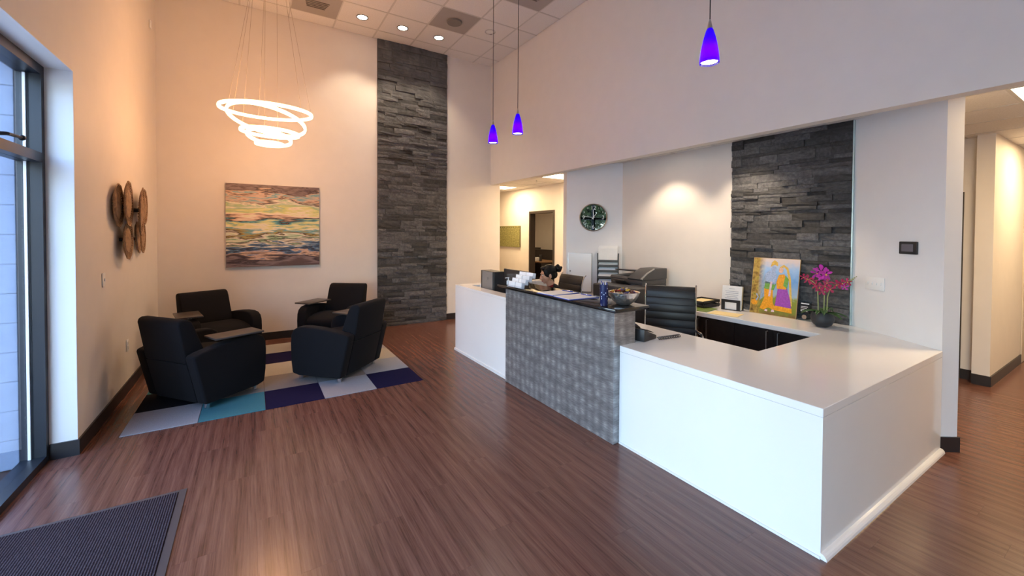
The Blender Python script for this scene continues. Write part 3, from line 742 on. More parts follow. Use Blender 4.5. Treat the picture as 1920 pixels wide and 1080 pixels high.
# local x -> +Y, local y -> -X : front is +y
MB().box((-.29,-.28,0),(.27,.20,.19),.01).build('body', M_DKGREY, pr)
MB().box((-.27,.20,.02),(.25,.215,.10),.004).build('paper_drawer', M_BLACKPL, pr)
MB().box((-.29,-.28,.19),(.27,.20,.255),.008).build('scanner_bed', M_DKGREY, pr)
MB().prism([(-.28,.256),(.22,.256),(.235,.275),(.12,.345),(-.02,.40),(-.28,.40)],-.30,-.06,'x',bevel=.008).build('feeder_cover', M_DKGREY, pr)
MB().prism([(-.28,.256),(.22,.256),(.20,.285),(-.28,.30)],-.06,.27,'x',bevel=.005).build('feeder_base', M_DKGREY, pr)
MB().prism([(-.25,.33),(.14,.355),(.14,.372),(-.25,.345)],-.055,.25,'x',bevel=.004).build('document_tray', M_BLACKPL, pr)
MB().prism([(.20,.262),(.237,.277),(.122,.349),(-.02,.404),(-.02,.393),(.118,.338),(.215,.275)],-.305,-.285,'x').build('silver_trim', M_STEEL, pr)
cp = MB().box((-.12,0,0),(.12,.15,.02),.005,M=T(.02,.20,.17)@RX(R(28))).build('control_panel', M_BLACKPL, pr)
MB().box((-.07,.03,.0205),(.07,.12,.022),M=T(.02,.20,.17)@RX(R(28))).build('display', M_GREYPL, cp)
cc = thing('printer_cabinet', 'dark tall side cabinet standing before the printer', 'cabinet', (3.92,3.825,0))
MB().box((0,-.375,.03),(.27,.375,.955),.004,seg=1,smooth=False).build('carcass', simple('charcoal_metal', (.045,.043,.046), .45), cc)
MB().box((-.012,-.365,.05),(-.001,-.003,.945),.002,seg=1,smooth=False).build('door', M_DKGREY, cc); MB().box((-.012,.003,.05),(-.001,.365,.945),.002,seg=1,smooth=False).build('door', M_DKGREY, cc)
MB().box((.02,-.34,.0005),(.25,.34,.03)).build('plinth', M_BLACKPL, cc)

# ================================================================ OFFICE CHAIRS
def office_chair(label, loc, rotz):
    t = thing('office_chair', label, 'office chair', loc, rotz)          # local +y is forward
    sw = .235
    bk = [(-.03,.50),(-.075,.60),(-.10,.75),(-.105,.90),(-.13,1.04),(-.16,1.085)]
    for (y,z),(y2,z2) in zip(bk[:-1],bk[1:]):
        n = max(1,round((z2-z)/.065))
        for q in range(n):
            a, b = q/n, (q+1)/n
            p0 = (y-.25+(y2-y)*a, z+(z2-z)*a); p1 = (y-.25+(y2-y)*b, z+(z2-z)*b)
            MB().prism([(p0[0]-.012,p0[1]),(p0[0]+.012,p0[1]),(p1[0]+.012,p1[1]),(p1[0]-.012,p1[1])],-sw,sw,'x',bevel=.004).build('back_rib', M_LEATHER, t)
    for s_ in (-1,1):
        MB().tube([(s_*(sw+.008),y-.25,z) for y,z in bk]+[(s_*(sw+.01),-.43,1.098)], .007, 8).build('back_frame', M_CHROME, t)
        MB().tube([(s_*(sw+.012),-.30,.66),(s_*(sw+.05),-.15,.665),(s_*(sw+.05),.08,.665),(s_*(sw+.03),.14,.60),(s_*(sw+.01),.10,.49)], .013, 8).build('armrest', M_CHROME, t)
    for q in range(7): MB().box((-sw,-.24+q*.068,.455),(sw,-.175+q*.068,.495),.012).build('seat_rib', M_LEATHER, t)
    MB().box((-sw,-.24,.435),(sw,.24,.4545),.004).build('seat_pan', M_BLACKPL, t)
    MB().lathe([(.028,.11),(.028,.30),(.018,.30),(.018,.435)],16).build('gas_lift', M_CHROME, t)
    b = MB()
    for q in range(5):
        a = 2*math.pi*q/5+.3; b.tube([(0,0,.11),(.14*math.cos(a),.14*math.sin(a),.10),(.29*math.cos(a),.29*math.sin(a),.07)], [.024,.019,.013], 8)
    b.build('star_base', M_CHROME, t)
    for q in range(5):
        a = 2*math.pi*q/5+.3; MB().lathe([(.012,-.014),(.027,-.012),(.027,.012),(.012,.014)],14,T(.29*math.cos(a),.29*math.sin(a),.0275)@RZ(a+.5)@RX(R(90))).build('caster', M_BLACKPL, t)
    return t
def face(fx,fy): return math.atan2(fy,fx)-math.pi/2
office_chair('black ribbed office chair with its back to the credenza', (3.36,2.55,.0), face(-.80,-.60))
office_chair('black ribbed office chair under the seated receptionist', (3.13,4.20,.0), face(-1,0.05))
# ================================================================ ON THE HIGH COUNTER  (top z = 1.066)
ZS = 1.0665
hd = thing('card_rack', 'tiered clear rack for appointment cards on the granite top', 'card rack', (2.30,3.60,ZS))
MB().box((-.035,-.135,0),(.15,.135,.004)).box((-.035,-.138,.004),(.15,-.135,.13)).box((-.035,.135,.004),(.15,.138,.13)).build('rack_body', m_glass('clear_acrylic',(.93,.95,.97)), hd)
for tier in range(4):
    MB().box((-.03+tier*.045,-.133,.004),(-.026+tier*.045,.133,.025+tier*.032)).build('step', hd.children[0].data.materials[0], hd)
def m_cards():
    g = N('card_stock'); g.set(Roughness=.7)
    co = g.coords(scale=(1,1,1)); w = g.n('TexWave', wave_type='BANDS', bands_direction='Z', i_Scale=38.0, i_Distortion=.3); g.l(co, w.inputs['Vector'])
    r = g.ramp(w.outputs['Fac'], [(.0,(.62,.66,.72)),(.25,(.84,.85,.86)),(1,(.86,.87,.88))]); g.l(r.outputs[0], g.p.inputs['Base Color']); return g.m
M_CARD = m_cards()
for tier in range(4):
    for c_ in (-1,1):
        o = MB().box((.002,-.060,0),(.038,.060,.056),.001,seg=1,smooth=False,M=RY(R(8))).build('card_stack', M_CARD, loc=(2.30-.026+tier*.045,3.60+c_*.066,ZS+.006+tier*.031))
        tag(o, 'white card stack in the '+('lowest','second','third','topmost')[tier]+' tier of the rack, '+('clipboard','pump bottle')[(c_+1)//2]+' side', 'cards', 'card stacks in the tiered rack')
sn = thing('sanitizer_bottle', 'small white pump bottle at the far end of the granite top', 'pump bottle', (2.36,3.86,ZS))
MB().lathe([(.018,0),(.02,.004),(.02,.04),(.008,.048),(.008,.054)],18).build('bottle', M_PLASTICW, sn)
MB().lathe([(.004,.054),(.004,.07),(.010,.071),(.010,.078)],12).tube([(0,0,.074),(-.03,.01,.074),(-.034,.011,.068)],.004,6).build('pump', M_PLASTICW, sn)
for i,(x,y,rz,lab) in enumerate(((2.42,3.07,R(4),'blue clipboard with a form lying beside the card rack'),(2.41,2.80,R(-3),'blue clipboard with a form lying beside the pen cup'))):
    t = thing('clipboard', lab, 'clipboard', (x,y,ZS), rz, 'two clipboards on the high counter')
    MB().box((-.165,-.118,0),(.165,.118,.006),.003).build('board', M_BLUEPL, t)
    MB().box((-.158,-.108,.0065),(.138,.108,.010)).build('paper', M_PAPER, t)
    MB().box((.135,-.05,.0062),(.16,.05,.016),.004).build('clip', M_CHROME, t)
    tag(MB().tube([(0,-.06,.005),(0,.055,.005)],.0045,8).tube([(0,.055,.005),(0,.07,.005)],[.0045,.001],8).build('ballpoint_pen', M_BLUEPL, loc=(x+.11,y-.01,ZS+.0105), rotz=rz+R(8)), ('blue pen lying on the clipboard beside the card rack','blue pen lying on the clipboard beside the pen cup')[i], 'pen', 'pens on the clipboards')
def m_cup():
    g = N('blue_patterned_glass'); g.set(Roughness=.08)
    co = g.coords(scale=(60,60,34)); v = g.n('TexVoronoi', i_Scale=1.0); g.l(co, v.inputs['Vector'])
    r = g.ramp(v.outputs['Distance'], [(.0,(.62,.68,.80)),(.16,(.50,.56,.74)),(.24,(.012,.018,.085)),(1,(.008,.012,.06))]); g.l(r.outputs[0], g.p.inputs['Base Color']); return g.m
cu = thing('pen_cup', 'dark blue patterned glass cup at the edge of the granite top', 'cup', (2.33,2.375,ZS))
MB().lathe([(.001,.0),(.028,.0),(.030,.01),(.034,.165),(.031,.165),(.027,.012),(.001,.010)],28,cap=False).build('glass', m_cup(), cu)
for i in range(7):
    a = i*.9; o = MB().tube([(0,0,.0),(.012*math.cos(a),.012*math.sin(a),.165+.006*(i%3))],.0032,7).build('marker_pen', (M_BLUEPL,M_PLASTICW)[i%2], loc=(2.33+.011*math.cos(a),2.375+.011*math.sin(a),ZS+.014))
    tag(o, ('blue','white')[i%2]+' pen standing in the blue cup', 'pen', 'pens in the blue cup')
def m_hammered():
    g = N('hammered_steel'); g.set(Base_Color=(.90,.89,.87), Metallic=1.0, Roughness=.36)
    co = g.coords(scale=(38,38,38)); v = g.n('TexVoronoi', i_Scale=1.0); g.l(co, v.inputs['Vector']); g.bump(v.outputs['Distance'], .35, .01); return g.m
BX, BY = 2.505, 2.335
bo = thing('candy_bowl', 'hammered silver bowl at the end of the granite top', 'bowl', (BX,BY,ZS))
MB().lathe([(.001,0),(.045,.0),(.055,.004),(.088,.030),(.112,.065),(.126,.100),(.122,.101),(.107,.067),(.083,.034),(.05,.010),(.001,.008)],40,cap=False).build('bowl_shell', m_hammered(), bo)
cc_ = [simple('wrap_red',(.30,.02,.015),.3), simple('wrap_brown',(.06,.015,.008),.3), simple('wrap_gold',(.60,.38,.04),.3), simple('wrap_blue',(.03,.05,.25),.3), simple('wrap_cream',(.62,.48,.34),.35), simple('wrap_darkred',(.12,.008,.012),.3)]
rn = random.Random(4); cm = []
for q in range(6):
    mb = MB().box((-.019,-.009,-.007),(.019,.009,.007),.004)
    for s_ in (-1,1): mb.add([(s_*.018,0,0),(s_*.031,-.011,.004),(s_*.030,.0,-.004),(s_*.031,.011,.004)],[(0,1,2),(0,2,3)],False)
    me = mb.mesh('wrapped_candy'); me.materials.append(cc_[q]); cm.append(me)
CN = ('red','brown','gold','blue','cream','dark red')
for lv,(nr,zr,nn_) in enumerate(((.075,.066,9),(.094,.092,14),(.062,.096,10),(.035,.112,6),(.0,.118,2))):
    for i in range(nn_):
        a = 2*math.pi*i/nn_+lv*.5+rn.uniform(-.12,.12); q = rn.randrange(6)
        o = bpy.data.objects.new('wrapped_candy', cm[q]); COL.objects.link(o)
        o.location = (BX+(nr if nn_>2 else .014*(1-2*i))*math.cos(a), BY+(nr if nn_>2 else .014)*math.sin(a), ZS+zr+rn.uniform(-.004,.006)); o.rotation_euler = (rn.uniform(-.6,.6),rn.uniform(-.5,.5),rn.uniform(0,3.1))
        tag(o, CN[q]+' wrapped candy heaped in the silver bowl', 'candy', CN[q]+' candies in the bowl')

# ================================================================ ON THE WORKTOP  (z = .760)
ZW = .7605
ph = thing('desk_phone', 'black desk phone on the white worktop beside the pewter panel', 'telephone', (2.72,2.36,ZW), R(-80))
MB().prism([(-.09,0),(.10,0),(.10,.03),(-.09,.10)],-.10,.10,'x',bevel=.006).build('base', M_BLACKPL, ph)
MB().box((-.02,-.03,.0),(.09,.07,.004),M=T(0,0,.077)@RX(R(-20))).build('keypad', M_DKGREY, ph)
hs = MB().tube([(-.07,-.10,.115),(-.07,-.06,.128),(-.07,.06,.085),(-.07,.10,.055)],[.02,.016,.016,.02],10).ball((-.07,-.095,.105),(.024,.026,.018)).ball((-.07,.095,.05),(.024,.026,.018)).build('handset', M_BLACKPL, ph)
hx = []
for i in range(150):
    t_ = i/149; a = t_*2*math.pi*13; hx.append((2.80+.24*t_+.0, 2.235-.03*t_+.011*math.cos(a), ZW+.0150+.011*math.sin(a)))
tag(MB().tube(hx,.0035,6).build('coiled_cord', M_BLACKPL), 'black coiled phone cord stretched over the white worktop', 'cord')
# computer tower, monitor, keyboard, clear holder
tw = thing('computer_tower', 'grey and black computer tower standing on the far desk', 'computer', (2.70,4.84,ZW))
MB().box((-.075,-.19,0),(.085,.17,.365),.005,seg=1,smooth=False).build('case', M_BLACKPL, tw)
MB().box((-.083,-.16,.004),(-.0755,.12,.361),.002,seg=1,smooth=False).build('side_cover', M_GREYPL, tw)
MB().lathe([(.022,0),(.026,0),(.026,.002),(.022,.002)],28,T(-.0835,-.03,.27)@RY(R(-90)),cap=False).build('round_emblem', M_STEEL, tw)
mo = thing('computer_monitor', 'black computer monitor turned away behind the card rack', 'monitor', (2.74,4.30,ZW))
MB().box((-.02,-.265,.10),(.015,.265,.415),.006).build('housing', M_BLACKPL, mo)
MB().box((.0155,-.255,.112),(.0165,.255,.405)).build('screen', simple('screen_black',(.01,.012,.016),.1), mo)
MB().box((-.045,-.03,.012),(-.021,.03,.30),.004).build('stand', M_DKGREY, mo); MB().box((-.10,-.10,0),(.06,.10,.012),.004).build('foot', M_DKGREY, mo)
tag(MB().box((-.065,-.20,0),(.065,.20,.018),.005).build('keyboard', M_BLACKPL, loc=(2.88,4.10,ZW)), 'black keyboard in front of the seated receptionist', 'keyboard')
co_ = thing('acrylic_holder', 'small clear plastic holder behind the far white ledge', 'holder', (2.68,5.075,ZW))
MB().box((-.04,-.05,0),(.04,.05,.004)).box((-.04,-.05,.004),(-.037,.05,.10)).box((.02,-.05,.004),(.023,.05,.19)).build('tray', m_glass('clear_plastic',(.86,.90,.95)), co_); MB().box((-.03,-.04,.006),(.015,.04,.16),M=RY(R(6))).build('leaflet', M_PAPERB, co_)

# credenza
lt = thing('letter_tray', 'two-tier black letter tray on the credenza', 'tray', (4.60,3.03,ZW))
for z in (.008,.055): MB().box((-.16,-.12,z),(.16,.12,z+.004)).box((-.16,-.12,z),(-.156,.12,z+.025)).box((-.16,-.12,z),(.16,-.116,z+.03)).box((-.16,.116,z),(.16,.12,z+.03)).box((.156,-.12,z),(.16,.12,z+.03)).build('shelf', M_BLACKPL, lt)
for x in (-.15,.15):
    for y in (-.112,.112): MB().tube([(x,y,0),(x,y,.075)],.004,6).build('post', M_BLACKPL, lt)
tag(MB().box((-.14,-.10,0),(.14,.10,.012)).build('paper_stack', M_PAPER, loc=(4.60,3.03,ZW+.0135)), 'papers in the lower shelf of the letter tray', 'papers')
tag(MB().box((-.14,-.10,0),(.14,.10,.010),M=RZ(R(3))).build('paper_stack', M_YELLOW, loc=(4.60,3.03,ZW+.0605)), 'cream papers on the upper shelf of the letter tray', 'papers')
tag(MB().box((-.15,-.11,0),(.15,.11,.005)).build('green_folder', simple('green_card',(.13,.20,.03),.6), loc=(4.40,2.90,ZW), rotz=R(10)), 'green folder lying in front of the letter tray', 'folder')
tag(MB().box((-.11,-.15,0),(.11,.15,.003)).build('manila_folder', M_YELLOW, loc=(4.36,2.60,ZW), rotz=R(12)), 'flat yellow manila folder near the credenza edge', 'folder')
ds = thing('document_stand', 'black desktop stand holding upright paperwork', 'stand', (4.68,2.71,ZW), R(12))
MB().box((-.06,-.10,0),(.06,.10,.006)).box((-.06,-.10,.006),(-.054,-.062,.12)).box((-.06,.062,.006),(-.054,.10,.12)).box((-.06,-.062,.09),(-.054,.062,.12)).box((.05,-.10,.006),(.056,.10,.10)).build('bracket', M_BLACKPL, ds)
pk = tag(MB().box((0,-.105,0),(.020,.105,.27),.002,seg=1,smooth=False,M=RY(R(8))).build('paper_packet', M_PAPER, loc=(4.633,2.70,ZW+.0075), rotz=R(12)), 'upright white form packet in the black stand', 'papers')
lm = MB()
for i,(a,b,z) in enumerate(((-.03,.03,.235),(-.07,.07,.205),(-.07,.06,.185),(-.07,.07,.165),(-.06,.05,.145),(-.07,.07,.125))): lm.box((-.0012,a,z),(-.0004,b,z+.004),M=RY(R(8)))
lm.build('printed_lines', simple('ink_grey',(.25,.28,.36),.7), pk)
tag(MB().box((0,-.10,0),(.014,.10,.265),.002,seg=1,smooth=False,M=RY(R(8))).build('manila_packet', M_YELLOW, loc=(4.662,2.70,ZW+.0075), rotz=R(12)), 'upright manila folders behind the white form packet', 'folder')
# picture: a generic printed scene of two robed figures
pc = thing('devotional_picture', 'colourful unframed print of two robed figures leaning on the slate', 'picture', (4.715,2.30,ZW), R(90), rot=(R(-8),0,R(-90)))
# local: x to the right seen from the front, -y out of the picture, z up
MB().box((-.235,0,0),(.235,.012,.615),.001,seg=1,smooth=False).build('board', simple('print_edge',(.55,.36,.15),.5), pc)
def m_print_bg():
    g = N('printed_landscape'); g.set(Roughness=.22)
    co = g.coords(); sx = g.n('SeparateXYZ'); g.l(co, sx.inputs[0])
    t = g.n('TexNoise', i_Scale=22.0, i_Detail=5.0); g.l(co, t.inputs['Vector'])
    mr = g.n('MapRange'); mr.inputs[1].default_value = 0; mr.inputs[2].default_value = .615; g.l(sx.outputs[2], mr.inputs[0])
    a = g.n('Math', operation='MULTIPLY_ADD'); a.inputs[1].default_value = .22; a.inputs[2].default_value = -.11; g.l(t.outputs[0], a.inputs[0])
    b = g.n('Math', operation='ADD'); g.l(mr.outputs[0], b.inputs[0]); g.l(a.outputs[0], b.inputs[1])
    r1 = g.ramp(b.outputs[0], [(.0,(.20,.12,.05)),(.10,(.22,.24,.04)),(.30,(.26,.30,.05)),(.36,(.35,.46,.55)),(.60,(.16,.36,.68)),(.80,(.35,.55,.80)),(.95,(.72,.62,.58))])
    r2 = g.ramp(t.outputs[0], [(.30,(.10,.06,.02)),(.45,(.32,.20,.05)),(.58,(.50,.34,.08)),(.7,(.16,.20,.04))])
    m2 = g.n('MapRange'); m2.inputs[1].default_value = -.17; m2.inputs[2].default_value = -.10; g.l(sx.outputs[0], m2.inputs[0])
    mx = g.n('MixRGB'); g.l(m2.outputs[0], mx.inputs[0]); g.l(r2.outputs[0], mx.inputs[1]); g.l(r1.outputs[0], mx.inputs[2]); g.l(mx.outputs[0], g.p.inputs['Base Color']); return g.m
cols = [m_print_bg()]+[simple('print_'+n_,c_,.22,noise=.18,nscale=60) for n_,c_ in (('skyblue',(.36,.46,.66)),('orange',(.78,.34,.03)),('green',(.16,.36,.08)),('purple',(.34,.08,.42)),('gold',(.72,.46,.10)),('peach',(.72,.46,.34)),('dark',(.05,.03,.03)),('palepink',(.70,.50,.55)),('bluegrey',(.28,.38,.48)))]
def P2(mb, pts, mi, lay): mb.prism([(x/100,z/100) for x,z in pts], -.0006-.0004*lay, -.0004*lay, 'y', mi=mi); return mb
pm = MB().box((-.231,-.0008,.004),(.231,-.0002,.611))
def ell(cx,cz,rx,rz,n=18): return [(cx+rx*math.cos(2*math.pi*i/n), cz+rz*math.sin(2*math.pi*i/n)) for i in range(n)]
P2(pm,[(-14,14),(-12,30),(-10,44),(-6,46),(-8,34),(-9,20)],9,2)                      # pale shawl
P2(pm,[(-13,6),(-9,5),(-4,8),(-1,7),(1,5),(3,8),(0,14),(-1,30),(-10,30),(-9,18)],2,3)     # orange robe
P2(pm,[(-10,28),(0,27),(2,34),(-9,36)],3,4)                                           # green sash
P2(pm,[(-9,34),(1,33),(2,44),(-1,48),(-6,48),(-10,44)],1,4)                           # pale blue torso
P2(pm,[(-5,20),(-3,20),(-2,36),(-4,36)],8,5)
P2(pm,ell(-1.6,50,2.6,3.4),1,5); P2(pm,[(-5,52),(-4,57),(-1.5,59.5),(2,57),(2.4,53),(-1,54.5)],5,6)   # head and headdress
P2(pm,[(2,7),(19,6),(17,18),(13,30),(4,30),(3,18)],4,5); P2(pm,[(2,6),(19.3,5),(18.8,10),(2.4,11)],2,6)       # purple skirt and hem
P2(pm,[(3,29),(12,29),(12.5,40),(9,45),(4,44),(2,36)],2,6); P2(pm,[(9,33),(13,30),(14,40),(10.5,44)],3,7)
P2(pm,[(5,46),(8,53),(11,50),(14,38),(17,14),(19,12),(16,40),(12.5,52),(8,55),(4,52)],5,4); P2(pm,ell(5.8,49,2.3,3.1),6,7)
P2(pm,ell(-19,12,3.5,3.0),2,2); P2(pm,[(-18,14),(-16,18),(-18,21),(-17,22),(-14.8,18),(-16.5,14)],1,3)
P2(pm,[(-8,4),(-5,3.5),(-4.5,5.5),(-7,6)],8,4); P2(pm,[(-1,3.6),(2.4,4),(1.5,6.4),(-.5,6)],8,4)
pm.build('printed_scene', cols, pc)
# award plaque
aw_ = thing('award_plaque', 'small clear award plaque with white lettering beside the orchid', 'plaque', (4.70,1.985,ZW), rot=(R(-6),0,R(-96)))
MB().box((-.055,0,0),(.055,.012,.20),.001,seg=1,smooth=False).build('acrylic_block', m_glass('award_acrylic',(.80,.86,.88)), aw_)
MB().box((-.047,-.0012,.075),(.047,-.0002,.185)).build('dark_panel', simple('plaque_dark',(.02,.022,.025),.2), aw_)
lm = MB()
for i,z in enumerate((.168,.14,.125,.110,.095)): lm.box((-.038,-.002,z),(.038-.01*(i%3),-.0014,z+(.010 if i == 0 else .005)))
lm.build('engraved_lines', M_PLASTICW, aw_); MB().lathe([(.001,0),(.022,0)],20,T(0,-.0012,.04)@RX(R(90)),cap=False).build('round_seal', M_STEEL, aw_)

# ================================================================ ORCHID
op = thing('potted_orchid', 'magenta orchid in a round dark pot on the white worktop', 'potted plant', (4.57,1.775,ZW))
MB().lathe([(.001,0),(.042,0),(.072,.020),(.090,.055),(.093,.085),(.086,.118),(.074,.138),(.068,.136),(.078,.116),(.084,.085),(.001,.080)],36,cap=False).build('pot', simple('pot_charcoal',(.025,.028,.034),.55), op)
MB().lathe([(.001,.116),(.076,.112)],24,cap=False).build('moss', simple('moss',(.03,.035,.012),.95,bump=.6), op)
M_LEAF = simple('orchid_leaf',(.035,.095,.022),.35,noise=.25,nscale=12); M_STEM = simple('orchid_stem',(.30,.33,.12),.5)
def leaf(a, l, w, lift):
    V = []; F = []; n = 8
    for i in range(n+1):
        t_ = i/n; r_ = l*t_; z = .112+lift*math.sin(t_*2.4)*.5-.03*t_*t_; ww = w*math.sin(math.pi*min(1,.12+.88*t_))**.7*(1 if t_ < 1 else .05)
        for s_ in (-1,0,1): V.append((r_*math.cos(a)-s_*ww*math.sin(a), r_*math.sin(a)+s_*ww*math.cos(a), z+abs(s_)*.010))
    for i in range(n):
        for q in (0,1): b=i*3+q; F.append((b,b+1,b+4,b+3))
    return MB().add(V,F,True)
for i,(a,l,w,lf_) in enumerate(((-2.0,.20,.028,.06),(-1.0,.19,.030,.05),(.3,.16,.028,.10),(1.3,.20,.028,.06),(2.2,.17,.028,.08),(3.2,.15,.026,.10),(-2.7,.17,.028,.12),(-.3,.13,.026,.14))):
    o = leaf(a,l,w,lf_).build('leaf', M_LEAF, op); sm_ = o.modifiers.new('thickness','SOLIDIFY'); sm_.thickness = .0025
def arc(p): return p
stems = [[(-.01,.03,.11),(-.012,.035,.28),(-.01,.04,.36),(-.01,.06,.40),(-.01,.10,.43),(-.01,.14,.445)], [(.0,-.01,.11),(.0,-.012,.30),(.0,-.02,.40),(.0,-.03,.46),(0,-.015,.51),(0,.01,.525)], [(.01,-.03,.11),(.01,-.034,.28),(.01,-.05,.35),(.01,-.10,.40),(.01,-.17,.435),(.01,-.245,.49)]]
for s_ in stems: MB().tube(s_,[.005,.005,.0045,.0035,.003,.0018],8).build('stem', M_STEM, op)
M_PET = [simple('petal_magenta',(.52,.03,.36),.5,noise=.25,nscale=25), simple('petal_crimson',(.38,.012,.075),.5,noise=.3,nscale=25)]; M_LIP = simple('petal_lip',(.70,.42,.05),.5)
def flower(c, size, az, el, mat):
    Mf = T(*c) @ RZ(az) @ RY(-el)           # flower faces local +x
    mb = MB()
    for q in range(5):
        a = q*2*math.pi/5+.3; w = size*(.42 if q in (1,4) else .28); V = [(0,0,0)]; F = []
        n = 7
        for i in range(n):
            b = -1+2*i/(n-1); rr = size*(.62+.38*math.cos(b*1.45)); ang = a+b*w/size*1.05
            V.append((size*(.16*math.cos(b*1.5)-.10), rr*math.cos(ang), rr*math.sin(ang)))
        for i in range(1,n): F.append((0,i,i+1))
        mb.add(V,F,True,Mf,0)
    mb.ball((size*.14,0,-size*.08),(size*.16,size*.12,size*.16),1,Mf,1)
    return mb.build('flower', [mat,M_LIP], op)
fl_ = [((.0,.13,.435),.036,1),((.0,.085,.42),.034,1),((-.01,.16,.455),.028,1),((-.02,.055,.385),.032,1),((-.02,.01,.52),.055,0),((-.03,-.03,.50),.05,0),((-.02,.045,.50),.045,0),((-.01,.0,.475),.04,0),((-.02,-.025,.385),.036,1),((-.03,.015,.37),.038,1),((-.02,-.065,.365),.034,1),((-.02,.0,.335),.032,1),((0,-.11,.41),.036,1),((0,-.15,.425),.033,1),((0,-.19,.44),.03,1),((0,-.17,.395),.026,0),((-.03,-.045,.42),.032,1)]
rn = random.Random(3)
for c,s_,k_ in fl_: flower(c, s_*1.3, math.pi+rn.uniform(-.7,.7)+.3, rn.uniform(-.3,.35), M_PET[k_])
for i in range(4): MB().ball((.01,-.215-.012*i,.455+.013*i),.008-.001*i,1).build('bud', M_STEM, op)
# ================================================================ RECEPTIONIST
def chain(mb, pts, n=10):
    """tapered limb as overlapping balls; pts = [(x,y,z,r), ...]"""
    for a, b in zip(pts[:-1], pts[1:]):
        L_ = math.dist(a[:3],b[:3]); k = max(2,int(L_/(.35*min(a[3],b[3]))))
        for i in range(k+1):
            t_ = i/k; mb.ball(tuple(a[q]+(b[q]-a[q])*t_ for q in range(3)), a[3]+(b[3]-a[3])*t_, 2)
def merged(mb, voxel, smooth):
    o = mb.build('tmp', M_PAPER)
    r_ = o.modifiers.new('r','REMESH'); r_.mode = 'VOXEL'; r_.voxel_size = voxel
    s_ = o.modifiers.new('s','SMOOTH'); s_.iterations = smooth; s_.factor = .5
    dg = bpy.context.evaluated_depsgraph_get(); dg.update()
    me = bpy.data.meshes.new_from_object(o.evaluated_get(dg)); bpy.data.objects.remove(o); return me
pe = thing('person', 'seated receptionist in a dark jacket, black hair in a bun, behind the high counter', 'person', (3.15,4.06,0), face(-.93,.36))
b = MB()
for s_ in (-1,1):
    chain(b, [(s_*.085,-.06,.545,.085),(s_*.10,.18,.545,.075),(s_*.10,.36,.53,.058)]); chain(b, [(s_*.10,.36,.53,.056),(s_*.10,.34,.33,.050),(s_*.10,.33,.12,.036),(s_*.10,.33,.075,.036)]); chain(b, [(s_*.10,.31,.045,.036),(s_*.10,.40,.036,.034),(s_*.10,.47,.030,.026)])
    chain(b, [(s_*.05,.015,.965,.050),(s_*.135,.0,.935,.060),(s_*.165,.01,.92,.054),(s_*.205,.05,.79,.045),(s_*.215,.09,.72,.038)]); chain(b, [(s_*.215,.09,.72,.038),(s_*.185,.19,.802,.032),(s_*.145,.30,.812,.024)])
    b.ball((s_*.138,.325,.803),(.036,.042,.016),2)                               # palm
    for f_,(dx,l_) in enumerate(((-.027,.058),(-.009,.068),(.009,.064),(.027,.052))):
        chain(b, [(s_*.138+dx,.352,.804,.0088),(s_*.138+dx*1.15,.352+l_*.55,.812,.0082),(s_*.138+dx*1.15,.352+l_,.797,.0075)])
    chain(b, [(s_*.138-s_*.028,.312,.801,.010),(s_*.138-s_*.048,.335,.799,.0092),(s_*.138-s_*.052,.358,.794,.0082)])
b.ball((0,-.06,.56),(.165,.125,.10),3); b.ball((0,-.055,.66),(.135,.105,.12),3); b.ball((0,-.02,.78),(.145,.108,.13),3); b.ball((0,.0,.87),(.155,.10,.085),3)
b.ball((-.065,.055,.80),(.06,.06,.06),2); b.ball((.065,.055,.80),(.06,.06,.06),2)
chain(b, [(0,.015,.925,.062),(0,.045,.985,.050),(0,.07,1.04,.049)])
# head: skull, face, jaw, nose, lips, ears (faces +y, bowed a little)
Hd = T(0,.085,1.125) @ RX(R(-12))
def hb(c,r,n=2): b.ball(c,r,n,Hd)
hb((0,-.012,.018),(.072,.092,.088),3); hb((0,.034,-.030),(.058,.056,.074),3); hb((0,.048,-.082),(.030,.030,.022)); hb((0,.066,-.092),(.016,.014,.013))
for s_ in (-1,1): hb((s_*.034,.060,-.028),(.026,.022,.024)); hb((s_*.074,-.006,-.018),(.010,.019,.031)); hb((s_*.030,.074,.024),(.022,.014,.010)); hb((s_*.010,.096,-.036),(.009,.010,.008))
for i in range(7):
    t_ = i/6; hb((0,.082+.026*t_,.012-.048*t_),(.0085+.003*t_,.010+.003*t_,.011))
hb((0,.089,-.060),(.019,.010,.0065)); hb((0,.087,-.071),(.016,.010,.0065))
me = merged(b, .006, 5); me.name = 'body'
bo_ = bpy.data.objects.new('body', me); COL.objects.link(bo_); bo_.parent = pe
M_SKIN = simple('skin', (.52,.27,.17), .45, noise=.05, nscale=25); M_SKIN.node_tree.nodes['Principled BSDF'].inputs['Subsurface Weight'].default_value = .05
M_JACK = m_fabric('black_jacket', (.012,.012,.016)); M_SHIRT = m_fabric('red_shirt', (.17,.012,.016)); M_LIPM = simple('lips', (.40,.10,.09), .35)
me.materials.clear()
for m_ in (M_SKIN,M_JACK,M_SHIRT,M_LIPM): me.materials.append(m_)
Hi = Hd.inverted()
for p in me.polygons:
    c = p.center; p.use_smooth = True; mi = 1
    zc = 1.022-.55*(c.y-.01)
    if abs(c.x) < .075 and c.z > zc-.03 and c.y > .03: mi = 2
    if abs(c.x) < .12 and c.z > zc: mi = 0
    if c.y > .045 and abs(c.x) < .012+(c.z-.78)*.42 and .80 < c.z < .99 and mi == 1: mi = 2
    if c.z > 1.045: mi = 0
    if c.z > .75 and c.y > .285 and c.z < .86: mi = 0
    h = Hi @ c
    if abs(h.z+.0655) < .010 and abs(h.x) < .019 and h.y > .088: mi = 3
    p.material_index = mi
